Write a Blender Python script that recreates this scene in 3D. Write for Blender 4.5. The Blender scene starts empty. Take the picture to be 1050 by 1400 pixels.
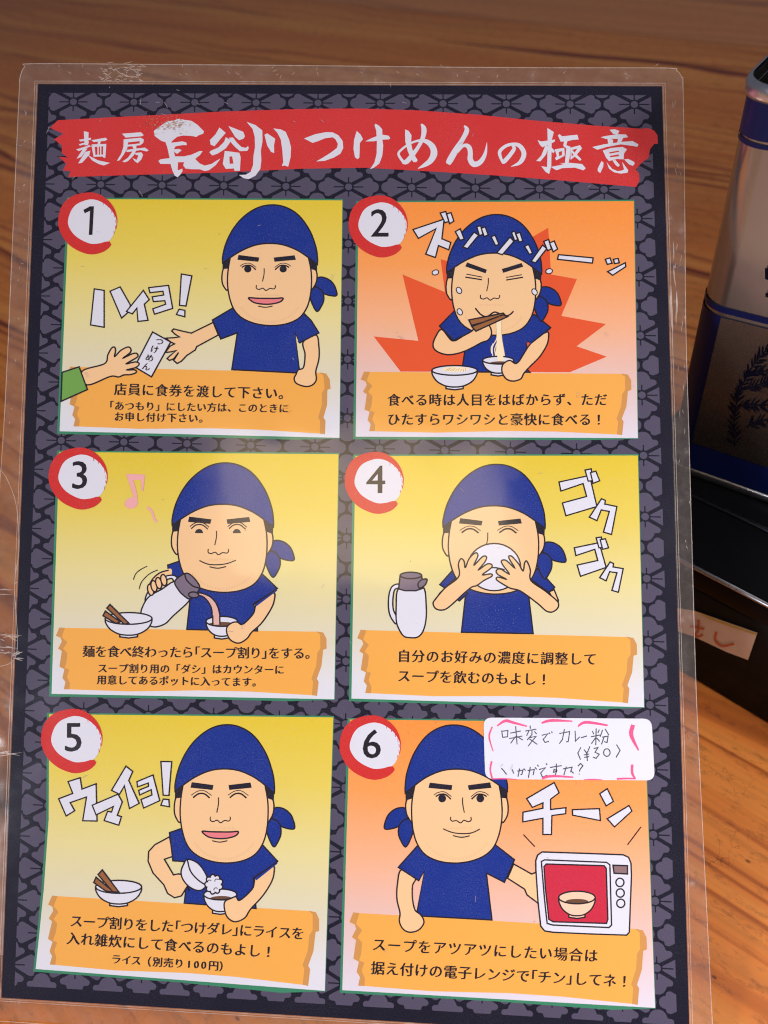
import bpy, math, random
import numpy as np
from mathutils import Vector, Matrix
from mathutils.geometry import tessellate_polygon
random.seed(7)
SC = bpy.context.scene
COL = SC.collection
# ------------------------------------------------------------------ camera
F = 1100.0                       # focal length in photo pixels (photo 1050 x 1400)
CX, CY = 525.0, 700.0
NADIR = (680.0, 1750.0)          # vanishing point of the verticals
GRAIN = (-1322.0, -180.0)        # vanishing point of the table's boards
def hom(src, dst):
    A = []
    for (x, y), (u, v) in zip(src, dst):
        A += [[x, y, 1, 0, 0, 0, -u*x, -u*y, -u], [0, 0, 0, x, y, 1, -v*x, -v*y, -v]]
    H = np.linalg.svd(np.array(A, float))[2][-1].reshape(3, 3)
    return H / H[2, 2]
def ap(H, x, y):
    p = H @ np.array([x, y, 1.0]); return p[0]/p[2], p[1]/p[2]
def unit(v): return v/np.linalg.norm(v)
def rayc(x, y): return np.array([(x-CX)/F, (y-CY)/F, 1.0])
PRINT = [(52, 115), (905, 118), (2, 1364), (943, 1421)]
H = hom([(0, 0), (.210, 0), (0, .297), (.210, .297)], PRINT)
M = np.linalg.inv(np.array([[F, 0, CX], [0, F, CY], [0, 0, 1]])) @ H
sc_ = 2/(np.linalg.norm(M[:, 0])+np.linalg.norm(M[:, 1]))
a = unit(M[:, 0]); b = M[:, 1]; b = unit(b-a*(a@b)); t0 = M[:, 2]*sc_
n_c = np.cross(a, b)             # away from the camera
Zc = -unit(rayc(*NADIR))         # table 'up' in camera space
Xc = -rayc(*GRAIN); Xc = unit(Xc-Zc*(Xc@Zc)); Yc = np.cross(Zc, Xc)
RW = np.array([Xc, Yc, Zc])      # camera space -> world
def plane_hit(x, y):             # pixel -> camera-space point on the sheet's plane
    r = rayc(x, y); return r*((t0@n_c)/(r@n_c))
low = max(-(plane_hit(*p)@Zc) for p in [(-40, 1398), (985, 1458)])
CAMZ = low + .006
def w(pc): return Vector((RW @ pc) + np.array([0, 0, CAMZ]))
def tbl(x, y, z=0.0):            # pixel -> world point at height z over the table
    d = RW @ rayc(x, y); k = (z-CAMZ)/d[2]; return Vector(np.array([0, 0, CAMZ])+d*k)
def toplane(x, y, P, N):
    d = Vector(RW @ rayc(x, y)); o = Vector((0, 0, CAMZ)); return o+d*((P-o).dot(N)/d.dot(N))
cam = bpy.data.objects.new('camera', bpy.data.cameras.new('camera')); COL.objects.link(cam)
m3 = Matrix([list(RW[:, 0]), list(-RW[:, 1]), list(-RW[:, 2])]).transposed()
cam.matrix_world = Matrix.Translation((0, 0, CAMZ)) @ Matrix([list(r) for r in m3]).to_4x4()
cd = cam.data; cd.sensor_fit = 'VERTICAL'; cd.lens = 5.5; cd.sensor_height = 5.5*1400/F
cd.clip_start = .01; cd.clip_end = 50
cd.dof.use_dof = True; cd.dof.focus_distance = float(plane_hit(500, 700)[2]); cd.dof.aperture_fstop = 2.4
SC.camera = cam
# ------------------------------------------------------------------ light
wd = bpy.data.worlds.new('World'); SC.world = wd; wd.use_nodes = True
wd.node_tree.nodes['Background'].inputs[0].default_value = (.80, .82, 1.0, 1)
wd.node_tree.nodes['Background'].inputs[1].default_value = .135
SC.view_settings.view_transform = 'Standard'; SC.view_settings.look = 'None'
SC.cycles.filter_width = 1.15
SC.view_settings.exposure = 0; SC.view_settings.gamma = 1
def lamp(name, loc, target, size, power, color, sy=None):
    l = bpy.data.lights.new(name, 'AREA'); l.energy = power; l.color = color
    l.shape = 'RECTANGLE'; l.size = size; l.size_y = sy or size
    o = bpy.data.objects.new(name, l); COL.objects.link(o); o.location = loc
    o.rotation_euler = (Vector(target)-Vector(loc)).to_track_quat('-Z', 'Y').to_euler(); return o
def vdir(r, f, u):               # right / away / up as seen by the camera, from the middle of the menu
    rt = Vector((.79, .61, 0)); fw = Vector((-.61, .79, 0)); return Vector((-.05, .2, .05))+rt*r+fw*f+Vector((0, 0, u))
MID = vdir(0, 0, 0)
lamp('window_light', vdir(-1.1, -1.0, .8), MID, .30, 13.5, (.90, .92, 1.0), .30)
lamp('lower_right_fill', vdir(.40, -.40, .45), vdir(.06, -.15, -.02), .16, .98, (.97, .94, .98), .16).data.spread = math.radians(85)  # added fill with no known source, brightens wood and sheet at lower right
lamp('edge_glint_strip', vdir(.60, .50, 1.35), vdir(.15, .05, 0), 1.0, 1.5, (.92, .95, 1.0), .06)  # added strip with no known source, for a glint on the box's edge
_h = plane_hit(500, 690); _r = unit(_h); _r = _r-2*n_c*(_r@n_c); _h2 = _h+_r*.9
lamp('pendant_lamp', w(_h2), w(_h), .42, 1.5, (1.0, .76, .44), .20)
# ------------------------------------------------------------------ materials
def lin(c):
    return tuple((v/255/12.92 if v/255 <= .04045 else ((v/255+.055)/1.055)**2.4) for v in c)+(1,)
def newmat(name):
    m = bpy.data.materials.new(name); m.use_nodes = True
    nt = m.node_tree; return m, nt, nt.nodes['Principled BSDF'], nt.nodes.new, nt.links.new
def noise(nt, coord, scale, detail=3, rough=.55):
    n = nt.nodes.new('ShaderNodeTexNoise'); n.inputs['Scale'].default_value = scale
    n.inputs['Detail'].default_value = detail; n.inputs['Roughness'].default_value = rough
    nt.links.new(coord, n.inputs['Vector']); return n
def ramp(nt, fac, stops):
    r = nt.nodes.new('ShaderNodeValToRGB'); e = r.color_ramp.elements
    while len(e) < len(stops): e.new(.5)
    for k, (p, c) in enumerate(stops):
        e[k].position = p; e[k].color = c if len(c) == 4 else (*c, 1)
    nt.links.new(fac, r.inputs[0]); return r
def mix(nt, fac, c1, c2, mode='MIX'):
    m = nt.nodes.new('ShaderNodeMix'); m.data_type = 'RGBA'; m.blend_type = mode
    for s, v in ((m.inputs[0], fac), (m.inputs[6], c1), (m.inputs[7], c2)):
        if hasattr(v, 'links'): nt.links.new(v, s)
        else: s.default_value = v
    return m.outputs[2]
def laminate(nt, p, coord):      # the clear gloss of the pouch over the print
    p.inputs['Roughness'].default_value = .6; p.inputs['Specular IOR Level'].default_value = .1
    p.inputs['Coat Weight'].default_value = .75
    n = noise(nt, coord, 55, 4); r = ramp(nt, n.outputs[0], [(.35, (.07,)*3), (.7, (.16,)*3)])
    nt.links.new(r.outputs[0], p.inputs['Coat Roughness'])
    n2 = noise(nt, coord, 22, 2); bp = nt.nodes.new('ShaderNodeBump')
    bp.inputs['Strength'].default_value = .12; bp.inputs['Distance'].default_value = .004
    nt.links.new(n2.outputs[0], bp.inputs['Height']); nt.links.new(bp.outputs[0], p.inputs['Coat Normal'])
INKS = {}
WORN = (.75, .74, .85, 1)
def ink(name, rgb, wear=.05):
    if name in INKS: return INKS[name]
    m, nt, p, N, L = newmat(name)
    tc = N('ShaderNodeTexCoord'); co = tc.outputs['Object']
    n = noise(nt, co, 2600, 2, .7); r = ramp(nt, n.outputs[0], [(.45, (0, 0, 0)), (.78, (wear*2.0,)*3)])
    n2 = noise(nt, co, 60, 5, .6); r2 = ramp(nt, n2.outputs[0], [(.4, (.35,)*3), (.75, (1, 1, 1))])
    f = mix(nt, 1.0, r.outputs[0], r2.outputs[0], 'MULTIPLY')
    c = mix(nt, f, lin(rgb), WORN)
    L(c, p.inputs['Base Color']); laminate(nt, p, co); INKS[name] = m; return m
def gradient_ink(name, stops, y0, y1, wear=.03):
    m, nt, p, N, L = newmat(name)
    co = N('ShaderNodeTexCoord').outputs['Object']; s = N('ShaderNodeSeparateXYZ'); L(co, s.inputs[0])
    mr = N('ShaderNodeMapRange'); L(s.outputs[1], mr.inputs[0])
    mr.inputs[1].default_value = y0; mr.inputs[2].default_value = y1
    r = ramp(nt, mr.outputs[0], [(q, lin(c)) for q, c in stops])
    n = noise(nt, co, 900, 2, .7); rr = ramp(nt, n.outputs[0], [(.5, (0, 0, 0)), (.8, (wear*2,)*3)])
    n3 = noise(nt, co, 45, 4, .6); r3 = ramp(nt, n3.outputs[0], [(.60, (0, 0, 0)), (.78, (.16,)*3)])
    c = mix(nt, rr.outputs[0], r.outputs[0], WORN); c = mix(nt, r3.outputs[0], c, lin((214, 178, 96)))
    L(c, p.inputs['Base Color']); laminate(nt, p, co); return m
LINE = ink('ink_line', (34, 26, 36), .02); WHITE = ink('ink_white', (219, 219, 231), .02)
NAVY = ink('ink_dark_navy', (20, 18, 36), .025); PURPLE = ink('ink_purple', (80, 74, 95), .03)
RED = ink('ink_red', (208, 50, 50), .06); BADGE = ink('ink_badge_red', (205, 46, 44), .04)
BLUE = ink('ink_blue', (15, 45, 136), .05); SKIN = ink('ink_skin', (240, 196, 147), .02)
SKIN2 = ink('ink_stubble', (228, 184, 138), .02)
GREEN = ink('ink_green', (56, 132, 98), .04); LEAF = ink('ink_sleeve_green', (112, 162, 78), .03)
ORANGE = ink('ink_caption_orange', (239, 170, 78), .02); BROWN = ink('ink_caption_brown', (205, 146, 80), .02)
WOODINK = ink('ink_chopstick', (150, 96, 56), .02); PINK = ink('ink_mouth', (228, 126, 132), .02)
NOTE = ink('ink_note_pink', (236, 170, 172), .02); GREY = ink('ink_flask_grey', (120, 106, 124), .03)
SOUP = ink('ink_soup', (104, 72, 52), .02); STREAM = ink('ink_stream', (222, 176, 166), .02)
BURST = ink('ink_burst', (226, 86, 44), .03); NOODLE = ink('ink_noodle', (244, 226, 190), .02)
OVEN = ink('ink_oven_red', (198, 42, 66), .03); DISPLAY = ink('ink_display', (140, 110, 112), .02)
BEIGE = ink('ink_beige_bowl', (236, 200, 172), .02); HAIR = ink('ink_hair', (28, 24, 40), .04)
LABELM = ink('label_paper', (224, 226, 237), .02); PEN = ink('pen_black', (74, 70, 88), .1)
MARK = ink('marker_pink', (236, 88, 140), .1)
# ------------------------------------------------------------------ drawing on the sheet
EX = w(a)-w(a*0); EY = -(w(b)-w(b*0)); EZ = EX.cross(EY)
ORG = w(t0)
print('N', EZ, [round(w(plane_hit(x,y)).z,3) for x,y in ((30,90),(930,95),(940,650),(955,1000),(975,1400),(0,1395),(10,700))], [tuple(round(c,2) for c in w(plane_hit(x,y))) for x,y in ((30,90),(930,95),(975,1400),(0,1395))], 'tin', tbl(907,637,.06), 'cor', tbl(1050,1400), tbl(0,0), tbl(1050,0))
SHEET = Matrix((list(EX), list(EY), list(EZ))).transposed().to_4x4(); SHEET.translation = ORG
def loc2(x, y):                  # photo pixel -> metres on the sheet
    q = plane_hit(x, y)-t0; return (float(q@a), -float(q@b))
DZ = 7e-7
class Part:
    """shapes lying on the sheet, collected into one mesh"""
    def __init__(s): s.v = []; s.f = []; s.mi = []; s.mats = []
    def mat(s, m):
        if m not in s.mats: s.mats.append(m)
        return s.mats.index(m)
    def add(s, vs, fs, m):
        o = len(s.v); k = s.mat(m); s.v += vs
        for f in fs:
            p, q, r = (vs[i] for i in f[:3])
            if (q[0]-p[0])*(r[1]-p[1])-(q[1]-p[1])*(r[0]-p[0]) < 0: f = f[::-1]
            s.f.append([i+o for i in f]); s.mi.append(k)
    def build(s, name, parent, label=None):
        me = bpy.data.meshes.new(name); me.from_pydata(s.v, [], s.f)
        for m in s.mats: me.materials.append(m)
        me.polygons.foreach_set('material_index', s.mi); me.update()
        o = bpy.data.objects.new(name, me); COL.objects.link(o); o.parent = parent
        if label: o['label'] = label
        return o
CUR = None; LAY = [0]; ZW = [0, 0, 1.0]
def zoom(x0, y0, s): ZW[:] = [x0, y0, s]
def px(p): return (ZW[0]+p[0]*ZW[2], ZW[1]+p[1]*ZW[2])
def nz(): LAY[0] += 1; return LAY[0]*DZ
def cat(pts, closed=True, n=6):
    out = []; N = len(pts)
    for i in range(N if closed else N-1):
        g = lambda k: pts[k % N] if closed else pts[min(max(k, 0), N-1)]
        p0, p1, p2, p3 = g(i-1), g(i), g(i+1), g(i+2)
        for k in range(n):
            t = k/n
            out.append(tuple(.5*(2*B+(C-A)*t+(2*A-5*B+4*C-D)*t*t+(3*B-A-3*C+D)*t**3)
                             for A, B, C, D in zip(p0, p1, p2, p3)))
    if not closed: out.append(tuple(pts[-1]))
    return out
def fillp(P, m, part=None):      # P in photo pixels
    z = nz(); vs = [(*loc2(*p), z) for p in P]
    fs = [list(f) for f in tessellate_polygon([[Vector(v) for v in vs]])]
    (part or CUR).add(vs, fs, m)
def ribbon(P, W, m, closed=False, part=None):
    P = [p for i, p in enumerate(P) if i == 0 or math.dist(p, P[i-1]) > .02]
    N = len(P)
    if N < 2: return
    if not hasattr(W, '__len__'): W = [W]*N
    z = nz(); vs = []; fs = []
    for i in range(N):
        q0 = P[(i-1) % N] if closed or i > 0 else None; q1 = P[(i+1) % N] if closed or i < N-1 else None
        d0 = Vector(P[i])-Vector(q0) if q0 else None; d1 = Vector(q1)-Vector(P[i]) if q1 else None
        d0 = (d0 or d1).normalized(); d1 = (d1 or d0).normalized()
        n0 = Vector((-d0.y, d0.x)); n1 = Vector((-d1.y, d1.x)); nn = n0+n1
        if nn.length < .2: nn = n0
        nn.normalize(); k = min(1/max(nn.dot(n0), .3), 2.4)*W[i % len(W)]/2
        for s in (1, -1):
            x, y = P[i][0]+nn.x*k*s, P[i][1]+nn.y*k*s; vs.append((*loc2(x, y), z))
    for i in range(N if closed else N-1):
        j = (i+1) % N; fs.append([2*i, 2*i+1, 2*j+1, 2*j])
    tri = []
    for f in fs: tri += [[f[0], f[1], f[2]], [f[0], f[2], f[3]]]
    (part or CUR).add(vs, tri, m)
LW = 2.05
def fill(pts, m, smooth=False):
    P = [px(p) for p in pts]; fillp(cat(P) if smooth else P, m)
def line(pts, wd=LW, m=None, smooth=True, closed=False):
    P = [px(p) for p in pts]
    if smooth and len(P) > 2: P = cat(P, closed)
    ribbon(P, wd, m or LINE, closed)
def shape(pts, m, smooth=False, wd=LW, ol=None):
    P = [px(p) for p in pts]
    if smooth: P = cat(P)
    fillp(P, m); ribbon(P, wd, ol or LINE, True)
def ell(cx, cy, rx, ry, n=28, a0=0, a1=360, rot=0):
    c, s = math.cos(math.radians(rot)), math.sin(math.radians(rot)); o = []
    for i in range(n+(a1-a0 < 360)):
        t = math.radians(a0+(a1-a0)*i/n); x, y = rx*math.cos(t), ry*math.sin(t)
        o.append((cx+x*c-y*s, cy+x*s+y*c))
    return o
def brush(path, m):              # path of (x, y, width) in zoom units
    P = cat([(*px(p), p[2]*ZW[2]) for p in path], False, 7)
    ribbon([(p[0], p[1]) for p in P], [max(p[2], .3) for p in P], m)
GLY = {}
def glyph(ch):
    if ch not in GLY:
        c = bpy.data.curves.new('g', 'FONT'); c.body = ch; c.resolution_u = 3
        o = bpy.data.objects.new('g', c); COL.objects.link(o)
        me = bpy.data.meshes.new_from_object(o.evaluated_get(bpy.context.evaluated_depsgraph_get()))
        GLY[ch] = ([(v.co.x, v.co.y) for v in me.vertices], [list(p.vertices) for p in me.polygons])
        bpy.data.objects.remove(o); bpy.data.curves.remove(c); bpy.data.meshes.remove(me)
    return GLY[ch]
def put(ch, cx, cy, size, m, rot=0, ink_centre=False, sx=1.0, z=None, bold=1.15):
    vs, fs = glyph(ch)
    if not vs: return
    if ink_centre:
        xs = [v[0] for v in vs]; ys = [v[1] for v in vs]; ox, oy = (min(xs)+max(xs))/2, (min(ys)+max(ys))/2
    else: ox, oy = .5*EM, .36*EM
    c, s = math.cos(rot), math.sin(rot); z = z or nz(); out = []
    for x, y in vs:
        x = (x-ox)*size*sx; y = -(y-oy)*size; out.append((*loc2(cx+x*c-y*s, cy+x*s+y*c), z))
    CUR.add(out, fs, m)
    if bold:                     # inked a little heavier than the outline
        ux = loc2(cx+bold, cy)[0]-loc2(cx, cy)[0]
        CUR.add([(p[0]+ux, p[1]+ux*.35, z+DZ) for p in out], fs, m); LAY[0] += 1
_v = glyph('国')[0]; EM = (max(p[0] for p in _v)+min(p[0] for p in _v))   # em width of a CJK glyph
def text(s, p0, p1, size, m=None, half='「」'):
    """first and last glyph centres; brackets in `half` take half a step"""
    wts = [.5 if ch in half else 1 for ch in s]; pos = [0]
    for i in range(1, len(s)): pos.append(pos[-1]+(wts[i-1]+wts[i])/2)
    rot = math.atan2(p1[1]-p0[1], p1[0]-p0[0]); T = pos[-1]; z = nz()
    for ch, q in zip(s, pos):
        x = p0[0]+(p1[0]-p0[0])*q/T; y = p0[1]+(p1[1]-p0[1])*q/T
        if ch == '！': put(ch, x, y, size/EM, m or LINE, rot, True, 1, z)
        elif ch in half:
            gx = (.24 if ch == '「' else -.24)*size; put(ch, x-gx, y, size/EM, m or LINE, rot, False, 1, z)
        else: put(ch, x, y, size/EM, m or LINE, rot, False, 1, z)
# ------------------------------------------------------------------ setting
def mesh_obj(name, vs, fs, mats, parent=None, mi=None, smooth=False):
    me = bpy.data.meshes.new(name); me.from_pydata([tuple(v) for v in vs], [], fs)
    for m in (mats if isinstance(mats, list) else [mats]): me.materials.append(m)
    if mi: me.polygons.foreach_set('material_index', mi)
    if smooth: me.polygons.foreach_set('use_smooth', [True]*len(fs))
    me.update(); o = bpy.data.objects.new(name, me); COL.objects.link(o); o.parent = parent; return o
def wood():
    m, nt, p, N, L = newmat('pine_wood')
    co = N('ShaderNodeTexCoord').outputs['Object']
    def mapped(sx, sy, loc=(0, 0, 0)):
        mp = N('ShaderNodeMapping'); mp.inputs['Scale'].default_value = (sx, sy, 1)
        mp.inputs['Location'].default_value = loc; L(co, mp.inputs[0]); return mp.outputs[0]
    sw = noise(nt, mapped(2.2, 9), 1.0, 2)                  # slow sway of the grain
    s = N('ShaderNodeSeparateXYZ'); L(co, s.inputs[0])
    ma = N('ShaderNodeMath'); ma.operation = 'MULTIPLY_ADD'; L(sw.outputs[0], ma.inputs[0])
    ma.inputs[1].default_value = .085; L(s.outputs[1], ma.inputs[2])
    cb = N('ShaderNodeCombineXYZ'); L(ma.outputs[0], cb.inputs[1])
    sx = N('ShaderNodeMath'); sx.operation = 'MULTIPLY'; L(s.outputs[0], sx.inputs[0]); sx.inputs[1].default_value = .016
    L(sx.outputs[0], cb.inputs[0])
    g1 = noise(nt, cb.outputs[0], 26, 2, .5)                # annual rings: slow pale wood, sharp dark late wood
    fm = N('ShaderNodeMath'); fm.operation = 'MULTIPLY'; L(g1.outputs[0], fm.inputs[0]); fm.inputs[1].default_value = 6.5
    fr = N('ShaderNodeMath'); fr.operation = 'FRACT'; L(fm.outputs[0], fr.inputs[0])
    light, midc, dark = lin((224, 142, 66)), lin((208, 118, 48)), lin((118, 40, 12))
    r1 = ramp(nt, fr.outputs[0], [(0, midc), (.03, light), (.50, light), (.78, midc), (.88, dark), (.965, dark), (.98, midc)])
    gm = noise(nt, cb.outputs[0], 14, 1); rm = ramp(nt, gm.outputs[0], [(.40, (.12,)*3), (.62, (1, 1, 1))])
    c = mix(nt, rm.outputs[0], midc, r1.outputs[0])
    g2 = noise(nt, cb.outputs[0], 260, 2, .5)
    r2 = ramp(nt, g2.outputs[0], [(.33, (.84,)*3), (.55, (1.0,)*3)])
    c = mix(nt, 1.0, c, r2.outputs[0], 'MULTIPLY')
    g3 = noise(nt, mapped(90, 200), 1.0, 6, .75)             # scuffs and dirt in the pores
    r3 = ramp(nt, g3.outputs[0], [(.32, (.42,)*3), (.47, (1, 1, 1)), (.62, (1, 1, 1)), (.75, (1.18, 1.16, 1.12))])
    c = mix(nt, .8, c, r3.outputs[0], 'MULTIPLY')
    dn = noise(nt, mapped(40, 40), 1.0, 3); dc = mix(nt, .04, co, dn.outputs[1])
    v = N('ShaderNodeTexVoronoi'); v.feature = 'DISTANCE_TO_EDGE'; v.inputs['Scale'].default_value = 120; L(dc, v.inputs['Vector'])
    r4 = ramp(nt, v.outputs[0], [(.003, (.5, .4, .3)), (.016, (1, 1, 1))])
    mk = noise(nt, mapped(55, 55), 1.0, 2); rk = ramp(nt, mk.outputs[0], [(.53, (0, 0, 0)), (.60, (.85,)*3)])
    c = mix(nt, rk.outputs[0], c, mix(nt, 1.0, c, r4.outputs[0], 'MULTIPLY'))
    v2 = N('ShaderNodeTexVoronoi'); v2.inputs['Scale'].default_value = 60; L(mapped(1, 1.8), v2.inputs['Vector'])
    r5 = ramp(nt, v2.outputs['Distance'], [(.03, lin((90, 50, 30))), (.075, (1, 1, 1))])
    c = mix(nt, .75, c, r5.outputs[0], 'MULTIPLY')
    yj = tbl(760, 35).y                                      # one glued board joint across the far part
    for off, wd_, dk in ((0, .0016, .45), (.31, .0012, .5)):
        sb = N('ShaderNodeMath'); sb.operation = 'SUBTRACT'; L(s.outputs[1], sb.inputs[0]); sb.inputs[1].default_value = yj+off
        ab = N('ShaderNodeMath'); ab.operation = 'ABSOLUTE'; L(sb.outputs[0], ab.inputs[0])
        lt = N('ShaderNodeMath'); lt.operation = 'LESS_THAN'; L(ab.outputs[0], lt.inputs[0]); lt.inputs[1].default_value = wd_
        lm = N('ShaderNodeMath'); lm.operation = 'MULTIPLY'; L(lt.outputs[0], lm.inputs[0]); lm.inputs[1].default_value = dk
        c = mix(nt, lm.outputs[0], c, lin((70, 34, 16)))
        gt = N('ShaderNodeMath'); gt.operation = 'GREATER_THAN'; L(sb.outputs[0], gt.inputs[0]); gt.inputs[1].default_value = 0
        gm_ = N('ShaderNodeMath'); gm_.operation = 'MULTIPLY'; L(gt.outputs[0], gm_.inputs[0]); gm_.inputs[1].default_value = .34
        c = mix(nt, gm_.outputs[0], c, lin((214, 150, 104)))
    L(c, p.inputs['Base Color'])
    rr = ramp(nt, g3.outputs[0], [(.3, (.55,)*3), (.7, (.36,)*3)]); L(rr.outputs[0], p.inputs['Roughness'])
    bp = N('ShaderNodeBump'); bp.inputs['Strength'].default_value = .35; bp.inputs['Distance'].default_value = .0006
    L(g3.outputs[0], bp.inputs['Height']); L(bp.outputs[0], p.inputs['Normal']); return m
WOOD = wood()
def boxmesh(x0, x1, y0, y1, z0, z1):
    vs = [(x, y, z) for z in (z0, z1) for y in (y0, y1) for x in (x0, x1)]
    return vs, [[0, 2, 3, 1], [4, 5, 7, 6], [0, 1, 5, 4], [2, 6, 7, 3], [0, 4, 6, 2], [1, 3, 7, 5]]
vs, fs = boxmesh(-2.2, 2.2, -.5, 2.4, -.04, 0)
tab = mesh_obj('tabletop', vs, fs, WOOD); tab['kind'] = 'structure'
# ------------------------------------------------------------------ laminated menu
menu = bpy.data.objects.new('laminated_menu', None); COL.objects.link(menu); menu.matrix_world = SHEET
menu['label'] = 'laminated noodle shop menu with six numbered cartoon panels'; menu['category'] = 'menu'
# printed paper: dark border and flower pattern
LAY[0] = 0; CUR = sheet = Part()
fillp([PRINT[0], PRINT[1], PRINT[3], PRINT[2]], NAVY)
o_sheet = sheet.build('printed_sheet', menu)
CUR = Part()
TL, TR, BL, BR = (.0040, .0031), (.2072, .0031), (.0042, .2929), (.2052, .2929)
PITCHX = 85/853*.210; PITCHY = PITCHX*.925
U = PITCHX/85
petal_r = [(6, -1), (6.5, -2.4), (25, -12.6), (29, -13.2), (32, -11.5), (33, -8.2), (36.5, -6.8), (39.8, -4.2), (40.8, 0)]
petal_r = petal_r+[(x, -y) for x, y in petal_r[-2::-1]]
petal_d = [(-1.6, 6), (-3.2, 6.2), (-15.5, 13), (-18.6, 15.2), (-19, 18.5), (-16.5, 21), (-11.8, 21.6), (-10.2, 25), (-7.6, 28.8), (-4, 31), (0, 31.6)]
petal_d = petal_d+[(-x, y) for x, y in petal_d[-2::-1]]
RX0, RX1, RY0, RY1 = .0040, .2064, .0031, .2932
def clip(P):
    for ax, lim, sg in ((0, RX0, 1), (0, RX1, -1), (1, RY0, 1), (1, RY1, -1)):
        out = []
        for i in range(len(P)):
            p, q = P[i-1], P[i]; ip, iq = (p[ax]-lim)*sg >= 0, (q[ax]-lim)*sg >= 0
            if ip != iq:
                t = (lim-p[ax])/(q[ax]-p[ax]); out.append((p[0]+t*(q[0]-p[0]), p[1]+t*(q[1]-p[1])))
            if iq: out.append(q)
        P = out
        if len(P) < 3: return None
    return P
def pat(P, m, z, sy=1.0):
    P = clip(P)
    if not P: return
    Q = [(*loc2(*ap(H, x, y)), z) for x, y in P]
    CUR.add(Q, [list(f) for f in tessellate_polygon([[Vector(q) for q in Q]])], m)
COVERED = [(.0115, .0400, .1010, .1145), (.1085, .0405, .2000, .1145), (.0115, .1230, .1010, .1980), (.1085, .1230, .2000, .1980)]
x00, y00 = (103-52)/853*.210, (140.5-115)/853*.210
z1, z2, z3 = DZ*2, DZ*3, DZ*4
for r in range(-1, 36):
    for c in range(-1, 12):
        fx = x00+(c+(.5 if r % 2 else 0))*PITCHX; fy = y00+r*PITCHY/2
        if fx > .232 or fy > .315: continue
        if any(x0+.011 < fx < x1-.011 and y0+.011 < fy < y1-.011 for x0, y0, x1, y1 in COVERED): continue
        T = lambda P: [(fx+x*U, fy+y*U*.97) for x, y in P]
        for sgn in (1, -1):
            pat(T(cat([(x*sgn, y) for x, y in petal_r], True, 4)), PURPLE, z1)
            pat(T(cat([(x, y*sgn) for x, y in petal_d], True, 4)), PURPLE, z1)
        pat(T(ell(0, 0, 7.0, 7.0, 16)), NAVY, z2); pat(T(ell(0, 0, 4.9, 4.9, 16)), PURPLE, z3)
        for sgn in (1, -1):
            xa, xb = sorted((6*sgn, 20*sgn)); pat(T([(xa, -.85), (xb, -.85), (xb, .85), (xa, .85)]), NAVY, z2)
            ya, yb = sorted((6*sgn, 14*sgn)); pat(T([(-.85, ya), (.85, ya), (.85, yb), (-.85, yb)]), NAVY, z2)
CUR.build('flower_pattern', menu)
BASE = 6
# title banner
LAY[0] = BASE; CUR = Part(); zoom(60, 140, .1905)
left = [(175, 535), (192, 492), (135, 490), (160, 440), (105, 388), (172, 398), (128, 362), (130, 310), (72, 265), (140, 225), (45, 183), (100, 128)]
banner = [px(p) for p in left]+[(150, 160.5), (220, 157), (300, 152.7), (410, 149), (487, 148.3), (567, 150.7), (650, 156.5), (733, 165), (810, 171.5), (877, 176)]
zoom(780, 170, .1143)
banner += [px(p) for p in [(930, 45), (1000, 75), (1040, 130), (1046, 232), (1000, 235), (950, 300), (935, 400), (850, 460), (780, 540), (820, 590), (825, 670), (785, 750)]]
banner += [(863, 255), (767, 246.7), (680, 240), (600, 235), (500, 229.3), (410, 230.7), (300, 236), (207, 238.5), (93, 242)]
fillp(banner, RED); o_ban = CUR.build('title_banner', menu)
CUR = Part(); zoom(95, 170, .1143)
for P in [
 [(172, 82), (228, 95), (225, 250), (180, 250)], [(112, 185), (260, 160), (255, 185), (130, 205)], [(110, 238), (230, 205), (230, 225), (125, 255)],
 [(80, 300), (240, 250), (258, 262), (110, 320)], [(165, 290), (215, 290), (140, 390), (85, 412)], [(190, 330), (250, 315), (240, 360), (150, 460), (103, 468)],
 [(205, 350), (250, 385), (340, 430), (485, 462), (410, 492), (350, 475), (270, 430)], [(262, 190), (430, 160), (455, 180), (425, 198), (290, 212)],
 [(345, 195), (375, 195), (365, 240), (335, 240)], [(262, 240), (440, 235), (440, 260), (300, 270)], [(262, 250), (302, 265), (312, 385), (290, 395)],
 [(405, 258), (440, 255), (428, 402), (400, 395)], [(335, 262), (350, 262), (350, 380), (335, 380)], [(366, 262), (381, 262), (381, 380), (366, 380)],
 [(305, 365), (405, 362), (405, 385), (305, 388)],
 [(628, 112), (855, 95), (888, 128), (870, 142), (672, 160)], [(648, 180), (850, 160), (890, 182), (850, 200), (700, 215)], [(840, 185), (890, 185), (882, 222), (840, 255)],
 [(690, 245), (845, 228), (845, 250), (690, 268)], [(648, 180), (705, 200), (690, 290), (650, 360), (600, 430), (567, 438), (620, 350), (645, 270)],
 [(745, 250), (800, 245), (800, 290), (770, 300)], [(675, 325), (690, 305), (800, 290), (900, 278), (948, 310), (925, 325), (850, 308), (700, 332)],
 [(770, 300), (800, 310), (770, 370), (700, 440), (660, 455), (632, 445), (700, 400)], [(770, 345), (860, 335), (880, 365), (860, 420), (815, 465), (780, 440), (752, 402), (805, 425), (825, 375), (790, 360)]]:
    fill(P, WHITE)
zoom(200, 155, .1143)
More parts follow.
